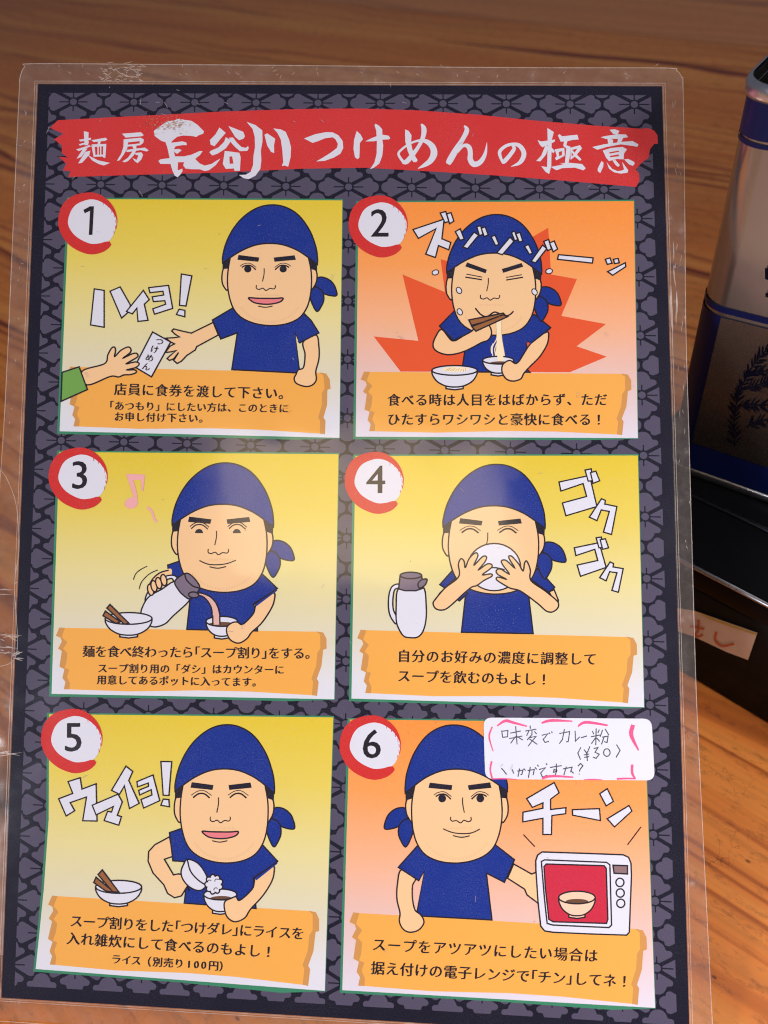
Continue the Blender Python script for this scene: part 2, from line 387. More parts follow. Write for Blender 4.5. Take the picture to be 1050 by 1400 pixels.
fill([(90, 210), (130, 180), (200, 130), (260, 95), (330, 85), (390, 65), (470, 80), (540, 90), (610, 135), (640, 165), (690, 215), (680, 245), (630, 260), (600, 282), (540, 270), (440, 265), (370, 280), (310, 330), (300, 352), (360, 345), (430, 335), (480, 350), (485, 380), (430, 380), (350, 395), (330, 430), (390, 425), (425, 440), (400, 460), (370, 485), (345, 470), (330, 455), (345, 515), (450, 515), (540, 495), (640, 450), (675, 452), (640, 500), (585, 545), (640, 600), (700, 625), (780, 605), (850, 560), (888, 540), (830, 620), (750, 680), (700, 690), (640, 670), (540, 668), (470, 660), (440, 620), (455, 585), (380, 585), (375, 680), (400, 675), (430, 660), (435, 690), (410, 730), (375, 765), (340, 745), (315, 690), (290, 605), (170, 605), (145, 570), (170, 550), (280, 535), (250, 400), (230, 345), (180, 330), (100, 270)], WHITE)
zoom(280, 155, .1333)
for P in [
 [(150, 145), (215, 200), (155, 270), (100, 338), (60, 320), (52, 275), (110, 215)], [(243, 130), (320, 160), (395, 190), (412, 235), (395, 262), (350, 275), (310, 240), (270, 175)],
 [(215, 245), (250, 265), (275, 275), (215, 360), (130, 415), (75, 432), (48, 400), (60, 385), (140, 350), (200, 290)], [(250, 250), (290, 248), (330, 300), (375, 345), (420, 355), (445, 335), (450, 360), (435, 385), (360, 388), (310, 345), (270, 300)],
 [(205, 385), (285, 395), (355, 405), (368, 450), (360, 590), (305, 590), (300, 565), (215, 570), (185, 520)]]: fill(P, WHITE)
fill([(252, 445), (280, 440), (295, 515), (255, 518)], RED)
for P in [
 [(430, 88), (520, 120), (590, 175), (592, 290), (575, 380), (580, 480), (570, 570), (520, 640), (450, 675), (400, 665), (350, 632), (420, 630), (470, 600), (495, 530), (500, 430), (515, 350), (512, 240), (490, 160)],
 [(612, 220), (640, 205), (722, 260), (710, 330), (712, 408), (680, 395), (640, 330)], [(703, 155), (780, 165), (830, 190), (865, 270), (885, 350), (880, 450), (855, 548), (820, 535), (790, 540), (805, 500), (795, 380), (780, 270), (745, 200)]]: fill(P, WHITE)
zoom(400, 165, .1333)
for P in [
 [(118, 183), (230, 140), (340, 118), (410, 120), (470, 150), (515, 210), (520, 280), (490, 340), (420, 380), (330, 412), (243, 418), (310, 380), (390, 330), (455, 280), (465, 240), (440, 190), (410, 170), (330, 182), (260, 210), (205, 228)],
 [(658, 105), (700, 145), (722, 190), (690, 230), (688, 310), (685, 380), (665, 395), (640, 375), (625, 290), (630, 200)],
 [(745, 213), (800, 185), (860, 160), (930, 145), (985, 155), (1002, 180), (990, 192), (920, 195), (830, 212)],
 [(850, 30), (890, 55), (920, 90), (922, 200), (930, 260), (920, 360), (890, 440), (830, 485), (795, 497), (840, 430), (862, 340), (865, 200), (858, 100), (840, 50)]]: fill(P, WHITE)
zoom(530, 165, .1333)
fill([(180, 90), (215, 105), (245, 150), (240, 230), (255, 300), (285, 370), (308, 405), (295, 425), (265, 425), (235, 385), (205, 310), (182, 220), (178, 140)], WHITE)
brush([(345, 35, 18), (372, 85, 52), (362, 170, 45), (320, 260, 36), (260, 345, 45), (195, 420, 50), (150, 425, 30)], WHITE)
brush([(165, 430, 30), (112, 345, 25), (150, 290, 22), (230, 235, 20), (320, 205, 25), (400, 215, 45), (460, 270, 62), (475, 340, 68), (440, 410, 58), (380, 455, 40), (310, 492, 6)], WHITE)
brush([(785, 52, 14), (812, 98, 48), (770, 190, 46), (700, 300, 60), (640, 405, 65), (618, 445, 46)], WHITE)
brush([(715, 320, 28), (770, 262, 28), (812, 256, 42), (840, 285, 50), (848, 340, 50), (848, 400, 55), (885, 447, 56), (950, 425, 50), (1000, 340, 35), (1018, 225, 4)], WHITE)
zoom(660, 170, .1429)
brush([(285, 205, 22), (300, 235, 35), (260, 295, 38), (212, 350, 40), (190, 368, 30)], WHITE)
brush([(195, 375, 20), (165, 300, 30), (166, 255, 33), (220, 208, 30), (290, 190, 30), (350, 205, 40), (390, 260, 45), (388, 315, 45), (350, 370, 35), (270, 405, 4)], WHITE)
for P in [
 [(525, 150), (560, 165), (690, 145), (690, 165), (640, 190), (570, 220), (545, 195)], [(618, 35), (680, 75), (660, 150), (655, 400), (635, 475), (600, 455), (560, 400), (615, 410), (622, 200)],
 [(600, 200), (632, 210), (605, 290), (550, 355), (512, 350), (560, 300)], [(655, 220), (690, 255), (675, 278), (650, 250)],
 [(718, 105), (735, 95), (760, 115), (905, 100), (918, 145), (860, 150), (800, 165), (745, 165)], [(780, 155), (812, 155), (800, 200), (840, 215), (830, 240), (790, 225), (770, 205)],
 [(690, 240), (780, 225), (785, 300), (705, 345), (690, 325), (708, 305)], [(838, 225), (930, 200), (950, 230), (900, 290), (945, 335), (930, 350), (880, 310), (840, 340)],
 [(800, 220), (838, 220), (835, 300), (820, 375), (785, 380)], [(650, 408), (720, 395), (780, 380), (735, 372), (830, 368), (950, 380), (985, 420), (965, 440), (880, 415), (760, 420), (705, 440)]]: fill(P, WHITE)
fill([(728, 265), (760, 255), (757, 295), (730, 305)], RED); fill([(855, 245), (905, 232), (880, 272)], RED); fill([(850, 268), (868, 290), (850, 312)], RED)
zoom(780, 170, .1143)
for P in [
 [(468, 65), (530, 60), (585, 80), (560, 125), (510, 115)], [(360, 155), (420, 140), (560, 120), (665, 122), (688, 155), (560, 175), (420, 175)], [(440, 165), (510, 185), (505, 240), (450, 240)],
 [(570, 170), (630, 165), (600, 225), (555, 230)], [(260, 272), (400, 240), (600, 212), (740, 200), (812, 240), (800, 270), (740, 258), (600, 240), (440, 270), (320, 305)],
 [(385, 315), (480, 285), (620, 270), (675, 300), (640, 350), (635, 420), (560, 415), (460, 440), (425, 400)], [(370, 440), (395, 460), (390, 510), (355, 585), (325, 560), (325, 530)],
 [(430, 450), (460, 490), (500, 535), (560, 560), (610, 555), (640, 540), (615, 450), (640, 480), (690, 550), (680, 580), (600, 590), (520, 575), (460, 530)],
 [(500, 430), (540, 430), (590, 490), (570, 510), (540, 490)], [(640, 420), (690, 415), (760, 450), (768, 470), (745, 498), (700, 480)]]: fill(P, WHITE)
fill([(462, 335), (580, 315), (580, 330), (468, 352)], RED); fill([(470, 378), (575, 360), (580, 382), (475, 396)], RED)
CUR.build('title_lettering', o_ban)
# ------------------------------------------------------------------ figures
def cap_shape(dst):
    zoom(470, 430, .2095); g = [px(p) for p in [(132, 372), (110, 425), (142, 437), (150, 460), (125, 505), (150, 520), (135, 620), (168, 635), (155, 690), (175, 715), (165, 762)]]
    go = [px(p) for p in [(170, 374), (150, 432), (187, 465), (160, 505), (187, 532), (182, 590), (170, 627), (201, 637), (186, 682), (205, 722), (203, 762)]]
    gb = [px(p) for p in [(600, 771), (900, 764)]]
    zoom(670, 430, .2095); h = [px(p) for p in [(862, 386), (900, 392), (921, 430), (922, 492), (900, 500), (890, 600), (860, 680), (872, 700), (862, 787)]]
    ho = [px(p) for p in [(855, 387), (880, 405), (882, 490), (862, 520), (855, 600), (825, 680), (836, 700), (828, 783)]]
    hb = [px(p) for p in [(100, 760), (420, 764)]]
    HH = hom([(497.7, 508), (858.6, 512), (504.6, 589.6), (850.6, 594.9)], dst)
    T = lambda P: [ap(HH, *p) for p in P]
    fillp(T(g+go[::-1]), BROWN); fillp(T(h+ho[::-1]), BROWN)
    fillp(T(go+gb+hb+ho[::-1]), ORANGE)
def head(ox, oy, sx, sy, eyes='open', mouth='open', flip=False, tail=True):
    f = -1 if flip else 1
    def q(P): return [(ox+(x-521)*.2095*sx*f, oy+(y-97)*.2095*sy) for x, y in P]
    def S(P, m, smooth=True):
        R = cat(q(P)) if smooth else q(P); fillp(R, m); ribbon(R, LW, LINE, True)
    def Ln(P, wdt, m=LINE): ribbon(cat(q(P), False) if len(P) > 2 else q(P), wdt*.2095*sx, m)
    S([(828, 575), (880, 572), (930, 605), (955, 660), (952, 690), (900, 685), (860, 668), (820, 640)], BLUE)
    S([(798, 640), (830, 635), (865, 665), (872, 715), (855, 760), (828, 792), (800, 750), (782, 690)], BLUE)
    S([(250, 505), (218, 512), (207, 570), (215, 620), (246, 648)], SKIN); S([(785, 505), (820, 522), (828, 570), (815, 620), (780, 652)], SKIN)
    R = q([(212, 440), (265, 430), (250, 512), (211, 516)]); fillp(R, HAIR)
    R = q([(768, 430), (830, 450), (828, 528), (786, 515)]); fillp(R, HAIR)
    top = [(700, 393), (610, 358), (520, 348), (430, 358), (340, 393)]
    R = cat(q([(772, 440), (768, 425)][:1]+top+[(262, 440)]), False)
    face = q([(262, 440), (248, 520), (244, 610), (258, 705), (290, 785), (345, 838), (430, 872), (530, 884), (630, 872), (710, 835), (760, 770), (784, 690), (792, 600), (788, 520), (772, 440)])
    fc = cat(face, False)+R[1:-1]; fillp(fc, SKIN); ribbon(fc, LW, LINE, True)
    dome = cat(q([(212, 475), (213, 430), (235, 345), (280, 255), (345, 178), (430, 120), (520, 97), (615, 109), (705, 162), (778, 260), (820, 370), (831, 450), (830, 485)]), False)
    bn = dome+R; fillp(bn, BLUE); ribbon(bn, LW, LINE, True)
    for B in ([(316, 423), (452, 440), (445, 468), (308, 455)], [(545, 440), (682, 425), (690, 455), (550, 468)]):
        if eyes != 'none': fillp(q(B), HAIR)
    if eyes in ('open', 'down'):
        for cx, s in ((376, 1), (607, -1)):
            if eyes == 'open':
                fillp(q(ell(cx, 515, 24, 23, 18)), HAIR)
                Ln([(cx-39*s, 505), (cx-16*s, 493), (cx+19*s, 493), (cx+53*s, 520)], 9)
                Ln([(cx-51*s, 497), (cx-26*s, 482), (cx+14*s, 478), (cx+56*s, 505)], 5)
            else:
                fillp(q(ell(cx, 524, 25, 26, 12, 180, 360)), HAIR)
                Ln([(cx-48, 497), (cx-18, 474), (cx+20, 474), (cx+54, 500)], 8); Ln([(cx-56, 484), (cx-20, 460), (cx+22, 460), (cx+62, 488)], 6)
    if eyes == 'happy':
        for cx in (376, 605):
            Ln([(cx-52, 512), (cx-18, 490), (cx+18, 490), (cx+52, 514)], 10); Ln([(cx-64, 498), (cx-20, 474), (cx+22, 474), (cx+64, 500)], 5)
    Ln([(483, 510), (482, 550), (472, 597)], 7)
    if mouth != 'none':
        Ln([(433, 620), (432, 640), (450, 648), (475, 640), (495, 655), (520, 642), (545, 645), (556, 635), (555, 620)], 7)
    for k in range(16):
        x = 428+k*10; Ln([(x, 680+random.uniform(-4, 4)), (x+4, 692+random.uniform(-3, 3))], 3.5, SKIN2)
    for k in range(26):
        t = math.radians(35+110*k/25); x, y = 520+235*math.cos(t)*.95, 640+215*math.sin(t); Ln([(x, y), (x-2, y+14)], 4, SKIN2)
    if mouth == 'open':
        S([(383, 703), (440, 706), (550, 707), (605, 705), (590, 728), (540, 742), (490, 745), (430, 738), (398, 722)], PINK)
        Ln([(443, 757), (490, 765), (538, 757)], 7)
    if mouth == 'smile':
        Ln([(378, 690), (430, 712), (490, 716), (550, 708), (602, 688)], 7); Ln([(440, 728), (490, 737), (542, 727)], 7)
def bowl(cx, cy, rx, ry, dep, fw, m=None, soup=None):
    m = m or WHITE; z0 = list(ZW); zoom(0, 0, 1)
    ft = [(cx-fw, cy+dep-2), (cx-fw*1.0, cy+dep+2.6), (cx, cy+dep+4.2), (cx+fw, cy+dep+2.6), (cx+fw, cy+dep-2)]
    shape(ft, m, False)
    body = [(cx-rx, cy)]+[(cx-rx*.97, cy+dep*.28), (cx-rx*.78, cy+dep*.66), (cx-rx*.42, cy+dep*.94), (cx, cy+dep*1.02), (cx+rx*.42, cy+dep*.94), (cx+rx*.78, cy+dep*.66), (cx+rx*.97, cy+dep*.28), (cx+rx, cy)]
    B = cat(body, False); fillp(B, m); ribbon(B, LW, LINE)
    shape(ell(cx, cy, rx, ry), m)
    if soup:
        sx_, sy_, srx, sry, sm = soup; fill(ell(sx_, sy_, srx, sry), sm)
        line(ell(cx, cy, rx, ry, 20, 10, 170), LW, None, False)
    ZW[:] = z0
def badge(cx, cy, s, num):
    z0 = list(ZW); zoom(cx-270*.2095*s, cy-210*.2095*s, .2095*s)
    fill([(110, 215), (130, 130), (190, 75), (270, 52), (350, 80), (410, 135), (430, 200), (415, 270), (385, 325), (330, 350), (250, 362), (190, 340), (135, 290)], WHITE, True)
    brush([(424, 250, 4), (428, 190, 7), (402, 125, 22), (357, 76, 34), (300, 45, 42), (235, 40, 48), (150, 68, 60), (98, 125, 68), (78, 215, 64), (107, 292, 68), (165, 348, 72), (250, 384, 70), (320, 378, 62), (366, 357, 46), (387, 345, 22)], BADGE)
    for k in range(7):
        t = math.radians(-62+k*14); x, y = 268+152*math.cos(t), 210+150*math.sin(t)
        line([(x, y), (x+3, y+15+random.uniform(0, 14))], .5+.5*random.random(), BADGE, False)
    if num == '1': fill([(210, 130), (254, 106), (280, 106), (270, 293), (246, 293), (254, 136), (220, 152)], LINE)
    else: put(num, cx-5*s, cy-3*s, 54*s, LINE, 0, True)
    ZW[:] = z0
def sfx(P, wd=1.9): shape(P, WHITE, False, wd)
HOLD = {}
Y_ST = [(0, (224, 196, 56)), (.25, (227, 204, 92)), (.5, (226, 213, 148)), (.75, (218, 211, 188)), (.92, (220, 219, 226)), (1, (219, 219, 230))]
O_ST = [(0, (246, 146, 62)), (.28, (244, 157, 86)), (.52, (240, 176, 136)), (.74, (226, 190, 182)), (1, (219, 213, 226))]
def panel(label, quad, stops, mids=()):
    """green edge + graded ground of one panel; quad TL TR BR BL in photo pixels"""
    global CUR
    LAY[0] = BASE; CUR = Part(); (ax, ay), (bx, by), (cx, cy), (dx, dy) = quad
    fillp([(ax-3.2, ay-2), (bx+1, by-2), (cx+.8, cy+.8), (cx-60, cy+2.6), ((cx+dx)/2, (cy+dy)/2+3.4+(3 if mids else 0)*0), (dx-3.4, dy+3.6)]+[(x-3.2, y) for x, y in mids], GREEN)
    g = gradient_ink('ink_gradient', stops, loc2((ax+bx)/2, (ay+by)/2)[1], loc2((cx+dx)/2, (cy+dy)/2)[1])
    fillp([quad[0], quad[1], quad[2], quad[3]]+list(mids), g)
    return CUR.build('comic_panel', menu, label)
def sub(name, par):
    o = CUR.build(name, par)
    return o
# ---- panel 1
A_ = (70, 260, .2095); B_ = (260, 260, .2095); C_ = (70, 430, .2095); D_ = (260, 430, .2095)
pan = panel('yellow panel numbered 1, the cook handing over a ticket', [(94.8, 272), (468, 274), (464, 598.6), (81.5, 589.6)], Y_ST)
CUR = Part(); cap_shape([(96.2, 501.2), (446, 510.6), (100.4, 583), (444.4, 593.8)]); sub('caption_board', pan)
CUR = Part()
text('店員に食券を渡して下さい。', (164.3, 532.6), (389, 538.5), 18); text('「あつもり」にしたい方は、このときに', (148.6, 555), (387.2, 558.8), 13.6, half=''); text('お申し付け下さい。', (162.2, 570), (278, 572.4), 13.6)
sub('caption_lettering', pan)
CUR = Part(); zoom(*D_)
shape([(285, -46), (145, 36), (200, 160), (308, 120), (272, 360), (715, 382), (685, 122), (715, 185), (840, 120), (790, 40), (735, -15), (520, 20)], BLUE)
head(369.15, 280.3, 1, 1, 'open', 'open')
zoom(*D_); shape([(738, 180), (750, 260), (740, 345), (705, 362), (692, 390), (679, 418), (692, 448), (735, 467), (775, 469), (808, 452), (824, 420), (820, 372), (840, 290), (840, 210), (822, 135)], SKIN, True)
fill([(700, 178), (712, 187), (845, 122), (838, 108)], BLUE); line([(712, 186), (841, 120)], LW)
zoom(*C_)
arm = [(1058, 52), (915, 122), (860, 110), (800, 95), (787, 108), (810, 130), (838, 147), (800, 152), (750, 155), (778, 178), (805, 192), (775, 208), (745, 248), (790, 243), (818, 235), (775, 270), (757, 288), (772, 300), (800, 290), (832, 248), (800, 300), (822, 320), (850, 305), (885, 268), (940, 232), (950, 210), (1091, 134)]
shape(arm, SKIN, False)
zoom(*D_); line([(145, 36), (200, 160)], LW)
sub('cartoon_man', pan)
CUR = Part(); zoom(*C_); shape([(662, 115), (780, 180), (655, 407), (545, 342)], WHITE)
for ch, x, y in zip('つけめん', (705, 672, 640, 618), (178, 230, 285, 342)): put(ch, *px((x, y)), 11.5/EM, LINE, .25)
sub('meal_ticket', pan)
CUR = Part()
shape([(203, 370), (348, 322), (370, 265), (395, 220), (415, 215), (420, 240), (415, 275), (455, 235), (500, 213), (520, 225), (515, 250), (470, 285), (535, 255), (562, 258), (560, 280), (490, 322), (550, 310), (575, 322), (555, 345), (495, 362), (545, 362), (555, 378), (520, 392), (475, 395), (440, 408), (385, 405), (235, 460)], SKIN, True)
shape([(72, 378), (183, 342), (237, 490), (65, 567)], LEAF); sub('reaching_hand', pan)
CUR = Part(); zoom(*A_)
for P in [[(282, 645), (346, 655), (346, 895), (258, 880)], [(385, 660), (450, 632), (518, 752), (500, 800), (460, 835)], [(602, 655), (640, 715), (608, 745), (632, 850), (567, 857), (560, 770), (530, 808), (492, 792)],
          [(637, 637), (766, 622), (793, 772), (675, 810), (664, 775), (748, 745), (742, 722), (668, 728), (660, 697), (735, 685), (730, 660), (645, 670)], [(850, 548), (918, 560), (880, 757), (838, 752)], [(835, 778), (873, 785), (872, 827), (818, 812)]]: sfx(P)
sub('sound_lettering', pan)
CUR = Part(); badge(126.6, 304, 1, '1'); sub('number_badge', pan)
# ---- panel 2
E_ = (470, 260, .2095); F_ = (670, 260, .2095); G_ = (470, 430, .2095); H_ = (670, 430, .2095)
pan = panel('orange panel numbered 2, the cook slurping noodles', [(490.3, 276.8), (866.5, 275), (872, 599), (486.3, 597)], O_ST)
CUR = Part()
fillp([(550.2, 375.2), (608.3, 399.3), (602.4, 354.3), (640, 365), (700, 345), (729.7, 322.9), (749.6, 311.3), (753.4, 375.2), (788.8, 381.5), (767.4, 431.8), (828.6, 443), (788.4, 473.4), (829.6, 487.6), (779, 509), (547.5, 508), (510.9, 460), (572, 466)], BURST)
sub('red_burst', pan)
CUR = Part(); cap_shape([(497.7, 508), (858.6, 512), (504.6, 589.6), (850.6, 594.9)]); sub('caption_board', pan)
CUR = Part(); text('食べる時は人目をはばからず、ただ', (538, 547.3), (820.8, 546.8), 18); text('ひたすらワシワシと豪快に食べる！', (537.5, 573.7), (818, 574), 18); sub('caption_lettering', pan)
CUR = Part(); zoom(0, 0, 1)
shape([(622.9, 423.4), (600.9, 445.7), (619.8, 465.6), (648, 452), (635.5, 480.3), (631.3, 508.5), (724.5, 509), (716, 500), (721.3, 467.7), (726, 468.6), (752.7, 447.8), (730.7, 430), (680, 440)], BLUE)
head(675.6, 293.5, 1, 1, 'none', 'other')
zoom(*E_)
fill([(805, 472), (935, 520), (925, 543), (793, 498)], HAIR); line([(800, 548), (903, 568)], 1.3); line([(793, 568), (902, 585)], 1.8)
line([(858, 770), (895, 812), (935, 825), (985, 796), (1040, 818), (1080, 815), (1108, 790)], LW)
zoom(*F_); fill([(77, 515), (205, 476), (217, 500), (85, 540)], HAIR); line([(105, 570), (207, 552)], 1.3); line([(105, 587), (215, 569)], 1.8)
zoom(*G_)
shape([(995, 35), (1025, 35), (1032, 150), (1052, 298), (1005, 305), (985, 290), (998, 180)], NOODLE, True, .5, BROWN)
for P in [[(1000, 60), (1000, 150), (970, 215), (975, 290)], [(1012, 40), (1012, 150), (1022, 290)], [(1003, 40), (1003, 170), (985, 230), (1000, 298)], [(975, 190), (962, 220), (966, 255)]]: line(P, 1.3, NOODLE)
shape([(640, 98), (600, 145), (583, 195), (595, 230), (640, 255), (700, 262), (780, 243), (850, 210), (900, 183), (940, 168), (962, 135), (960, 95), (940, 65), (890, 60), (850, 75), (840, 105), (780, 140), (708, 172)], SKIN, True)
fill([(660, 60), (628, 78), (715, 168), (742, 150), (720, 95)], BLUE); line([(625, 75), (716, 170)], LW)
zoom(0, 0, 1); shape([(641, 437.5), (644.5, 445), (692, 432.5), (688, 428.2)], WOODINK); shape([(645, 446.5), (650.5, 453), (694, 433), (688, 430.5)], WOODINK)
zoom(*H_); fill([(240, 183), (272, 185), (247, 236)], BURST)
sub('cartoon_man', pan)
CUR = Part(); bowl(681, 492.5, 21.2, 5.2, 17.5, 9.5, WHITE, (684, 496.5, 15, 2.4, SOUP)); zoom(*G_)
fill([(1000, 255), (1036, 255), (1046, 302), (1005, 306)], NOODLE)
zoom(*H_); shape([(370, 115), (380, 160), (365, 210), (320, 280), (255, 345), (220, 385), (200, 420), (150, 435), (105, 420), (80, 380), (78, 340), (95, 315), (130, 300), (180, 315), (265, 190)], SKIN, True)
fill([(255, 185), (270, 192), (395, 95), (385, 80)], BLUE); line([(268, 186), (396, 86)], LW); sub('soup_bowl', pan)
CUR = Part(); bowl(621.5, 506.5, 31, 6.6, 22.3, 11.7, WHITE, (622.5, 505, 18, 3.6, NOODLE)); zoom(*G_)
for k in range(9): line([(660+k*17, 372+random.uniform(-4, 4)), (690+k*13, 352+random.uniform(-6, 6))], .6, BROWN, False)
sub('noodle_bowl', pan)
CUR = Part(); zoom(*E_)
for P in [[(452, 258), (655, 190), (640, 318), (698, 342), (685, 390), (618, 362), (598, 440), (535, 418), (602, 252), (487, 315)], [(630, 150), (665, 140), (685, 205), (660, 213)], [(672, 155), (700, 148), (718, 203), (690, 220)],
          [(728, 272), (760, 253), (785, 320), (760, 328)], [(850, 275), (880, 295), (808, 382), (777, 372)], [(868, 240), (893, 233), (908, 290), (885, 297)], [(897, 250), (922, 240), (942, 292), (917, 305)], [(962, 305), (987, 295), (1012, 355), (990, 362)]]: sfx(P)
zoom(*F_)
for P in [[(130, 308), (155, 335), (80, 422), (43, 410)], [(140, 277), (160, 268), (180, 325), (160, 330)], [(168, 285), (195, 277), (213, 332), (190, 340)], [(225, 368), (250, 355), (277, 412), (257, 420)], [(342, 360), (370, 382), (297, 475), (268, 465)],
          [(350, 335), (382, 323), (400, 385), (375, 395)], [(388, 345), (418, 333), (440, 385), (412, 403)], [(447, 422), (672, 443), (667, 477), (440, 452)], [(752, 452), (782, 443), (795, 478), (765, 485)], [(805, 452), (835, 447), (843, 475), (812, 480)], [(882, 475), (885, 500), (800, 556), (767, 533)]]: sfx(P)
sub('sound_lettering', pan)
for zz, x, y, r in ((E_, 598, 538, -20), (E_, 752, 655, 60), (E_, 757, 795, 60), (F_, 385, 530, 170), (F_, 290, 665, 60)):
    CUR = Part(); zoom(*zz); shape(ell(x, y, 22, 16, 14, rot=r), WHITE, False, 1.3); sub('sweat_drop', pan)
CUR = Part(); badge(523.5, 308.2, 1, '2'); sub('number_badge', pan)
# ---- panel 3
I_ = (60, 605, .2095); J_ = (220, 605, .2476); K_ = (60, 780, .2095); L_ = (250, 780, .219)
pan = panel('yellow panel numbered 3, the cook pouring soup from a flask', [(81, 618), (462.7, 621), (457, 956), (70.5, 948.6)], Y_ST)
CUR = Part(); cap_shape([(81, 858), (442, 864.6), (87.2, 942.4), (433.5, 951.5)]); sub('caption_board', pan)
CUR = Part(); text('麺を食べ終わったら「スープ割り」をする。', (120.8, 891), (425, 893.8), 17.2); text('スープ割り用の「ダシ」はカウンターに', (139.6, 914), (381.4, 916), 13.8, half=''); text('用意してあるポットに入ってます。', (138.6, 929.8), (351, 933), 13.8); sub('caption_lettering', pan)
CUR = Part(); zoom(0, 0, 1)
shape([(229.3, 772.6), (246, 767), (300, 800), (357, 783.3), (379.2, 804.5), (346.4, 826), (352, 840), (352, 862.6), (255.5, 860.6), (259.9, 819.4), (262, 800), (232, 790)], BLUE)
head(304.6, 633, 1.067, 1.073, 'down', 'smile')
zoom(*K_); fill([(830, -12), (760, 12), (705, 62), (690, 105), (760, 70), (826, 40)], SKIN, True); line([(815, -2), (760, 14), (715, 50), (690, 90)], LW)
sub('cartoon_man', pan)
CUR = Part(); zoom(*K_)
shape([(690, 130), (668, 165), (663, 200), (690, 210), (700, 170)], WHITE, True)
shape([(800, 36), (850, 32), (875, 56), (852, 72), (835, 52), (800, 58)], WHITE, True)
shape([(855, 72), (770, 122), (690, 168), (650, 225), (634, 285), (660, 340), (720, 368), (790, 348), (840, 300), (955, 185), (890, 140)], WHITE, True)
shape([(855, 70), (920, 20), (962, 32), (1005, 80), (1017, 112), (1000, 145), (955, 185), (915, 165), (880, 128)], GREY, True); line([(920, 20), (932, 62), (975, 102), (1017, 114)], LW)
zoom(*L_); shape([(90, 150), (130, 165), (165, 205), (182, 250), (188, 335), (232, 335), (228, 260), (205, 200), (165, 160), (110, 140)], STREAM, True)
shape(ell(68, 152, 32, 18, 20, rot=5), GREY)
zoom(*K_)
for x, y in ((697, 126), (719, 102), (750, 82), (783, 62)): shape(ell(x, y, 19, 37, 20, rot=-12), SKIN)
for P in [[(585, 60), (600, 22), (635, -8), (675, -28)], [(622, 122), (640, 72), (690, 22), (745, -4)]]: line(P, 1.3)
sub('flask', pan)
CUR = Part(); bowl(303.3, 849.5, 21.5, 6.8, 20, 10, WHITE, (303, 853, 17, 2.8, SOUP)); zoom(*L_); fill([(187, 280), (231, 280), (232, 338), (188, 338)], STREAM); line([(187, 280), (188, 338)], LW); line([(231, 280), (232, 338)], LW)
shape([(565, 140), (570, 190), (545, 250), (490, 330), (430, 385), (400, 425), (350, 453), (300, 435), (275, 390), (278, 350), (310, 325), (340, 322), (375, 335), (440, 270), (465, 205)], SKIN, True)
fill([(450, 208), (462, 222), (590, 125), (570, 105)], BLUE); line([(444, 212), (590, 112)], LW); sub('soup_bowl', pan)
CUR = Part(); bowl(176, 845.5, 32, 8, 22.5, 12); zoom(*K_); shape([(432, 222), (557, 345), (525, 350), (412, 245)], WOODINK); shape([(402, 265), (500, 335), (470, 345), (387, 295)], WOODINK); sub('chopstick_bowl', pan)
CUR = Part(); zoom(*I_); fill([(538, 205), (660, 210), (655, 265), (648, 320), (635, 310), (635, 245), (585, 245), (612, 350), (605, 390), (585, 380), (585, 350), (548, 235)], NOTE); fill(ell(572, 395, 44, 36, 20, rot=-20), NOTE); brush([(675, 422, 14), (705, 450, 14), (720, 495, 14), (738, 518, 14)], NOTE); sub('music_note', pan)
CUR = Part(); badge(113.5, 652.8, 1, '3'); sub('number_badge', pan)
# ---- panel 4
M_ = (465, 605, .2095); N_ = (670, 605, .2095); O_ = (470, 780, .2095); P_ = (670, 780, .2095)
pan = panel('yellow panel numbered 4, the cook drinking from a bowl', [(486, 623.4), (872, 622.8), (880.6, 966.9), (480.5, 955)], Y_ST, )
CUR = Part(); cap_shape([(493, 861), (866, 872), (499.3, 947.6), (858.6, 961.6)]); sub('caption_board', pan)
CUR = Part(); text('自分のお好みの濃度に調整して', (551.7, 897.3), (806.2, 901.5), 18.6); text('スープを飲むのもよし！', (551.7, 924.6), (743, 929.2), 18.6); sub('caption_lettering', pan)
CUR = Part(); zoom(*O_)
shape([(800, 110), (768, 403), (1236, 412), (1200, 110)], BLUE)
zoom(*N_); shape([(310, 820), (422, 945), (385, 978), (262, 890)], BLUE); shape([(385, 975), (418, 960), (446, 1030), (440, 1070)], SKIN)
zoom(*O_); shape([(735, -30), (760, 20), (660, 115), (627, 92)], BLUE); shape([(660, 112), (625, 150), (588, 215), (610, 215)], SKIN); shape([(738, 188), (795, 135), (808, 150), (755, 198)], BLUE)
head(675.4, 635, 1.075, 1.075, 'happy', 'none')
sub('cartoon_man', pan)
CUR = Part(); zoom(0, 0, 1); shape(ell(675.5, 775.3, 36.2, 32.3, 36), WHITE); line([(660, 779), (675, 776), (690, 779)], LW); zoom(*O_)
shape([(750, 40), (748, -40), (765, -77), (785, -60), (793, -20), (820, -80), (860, -115), (875, -95), (850, -35), (905, -90), (932, -88), (920, -55), (880, -5), (935, -42), (966, -38), (960, -15), (905, 28), (960, 22), (965, 38), (915, 65), (868, 98), (820, 118), (690, 235), (640, 258), (600, 248), (583, 215), (600, 185), (660, 115)], SKIN, True)
zoom(*N_)
shape([(266, 900), (262, 830), (240, 775), (225, 788), (215, 838), (185, 790), (140, 742), (122, 752), (160, 818), (105, 770), (75, 772), (82, 798), (125, 858), (65, 825), (40, 838), (52, 862), (105, 892), (52, 878), (42, 895), (85, 925), (135, 952), (200, 970), (310, 1050), (365, 1098), (405, 1106), (440, 1082), (446, 1050), (425, 1022), (350, 962)], SKIN, True)
sub('raised_bowl', pan)
CUR = Part(); zoom(*O_)
shape([(355, 88), (315, 105), (295, 160), (292, 240), (305, 300), (340, 348), (346, 305), (325, 260), (320, 200), (330, 130), (357, 112)], WHITE, True)
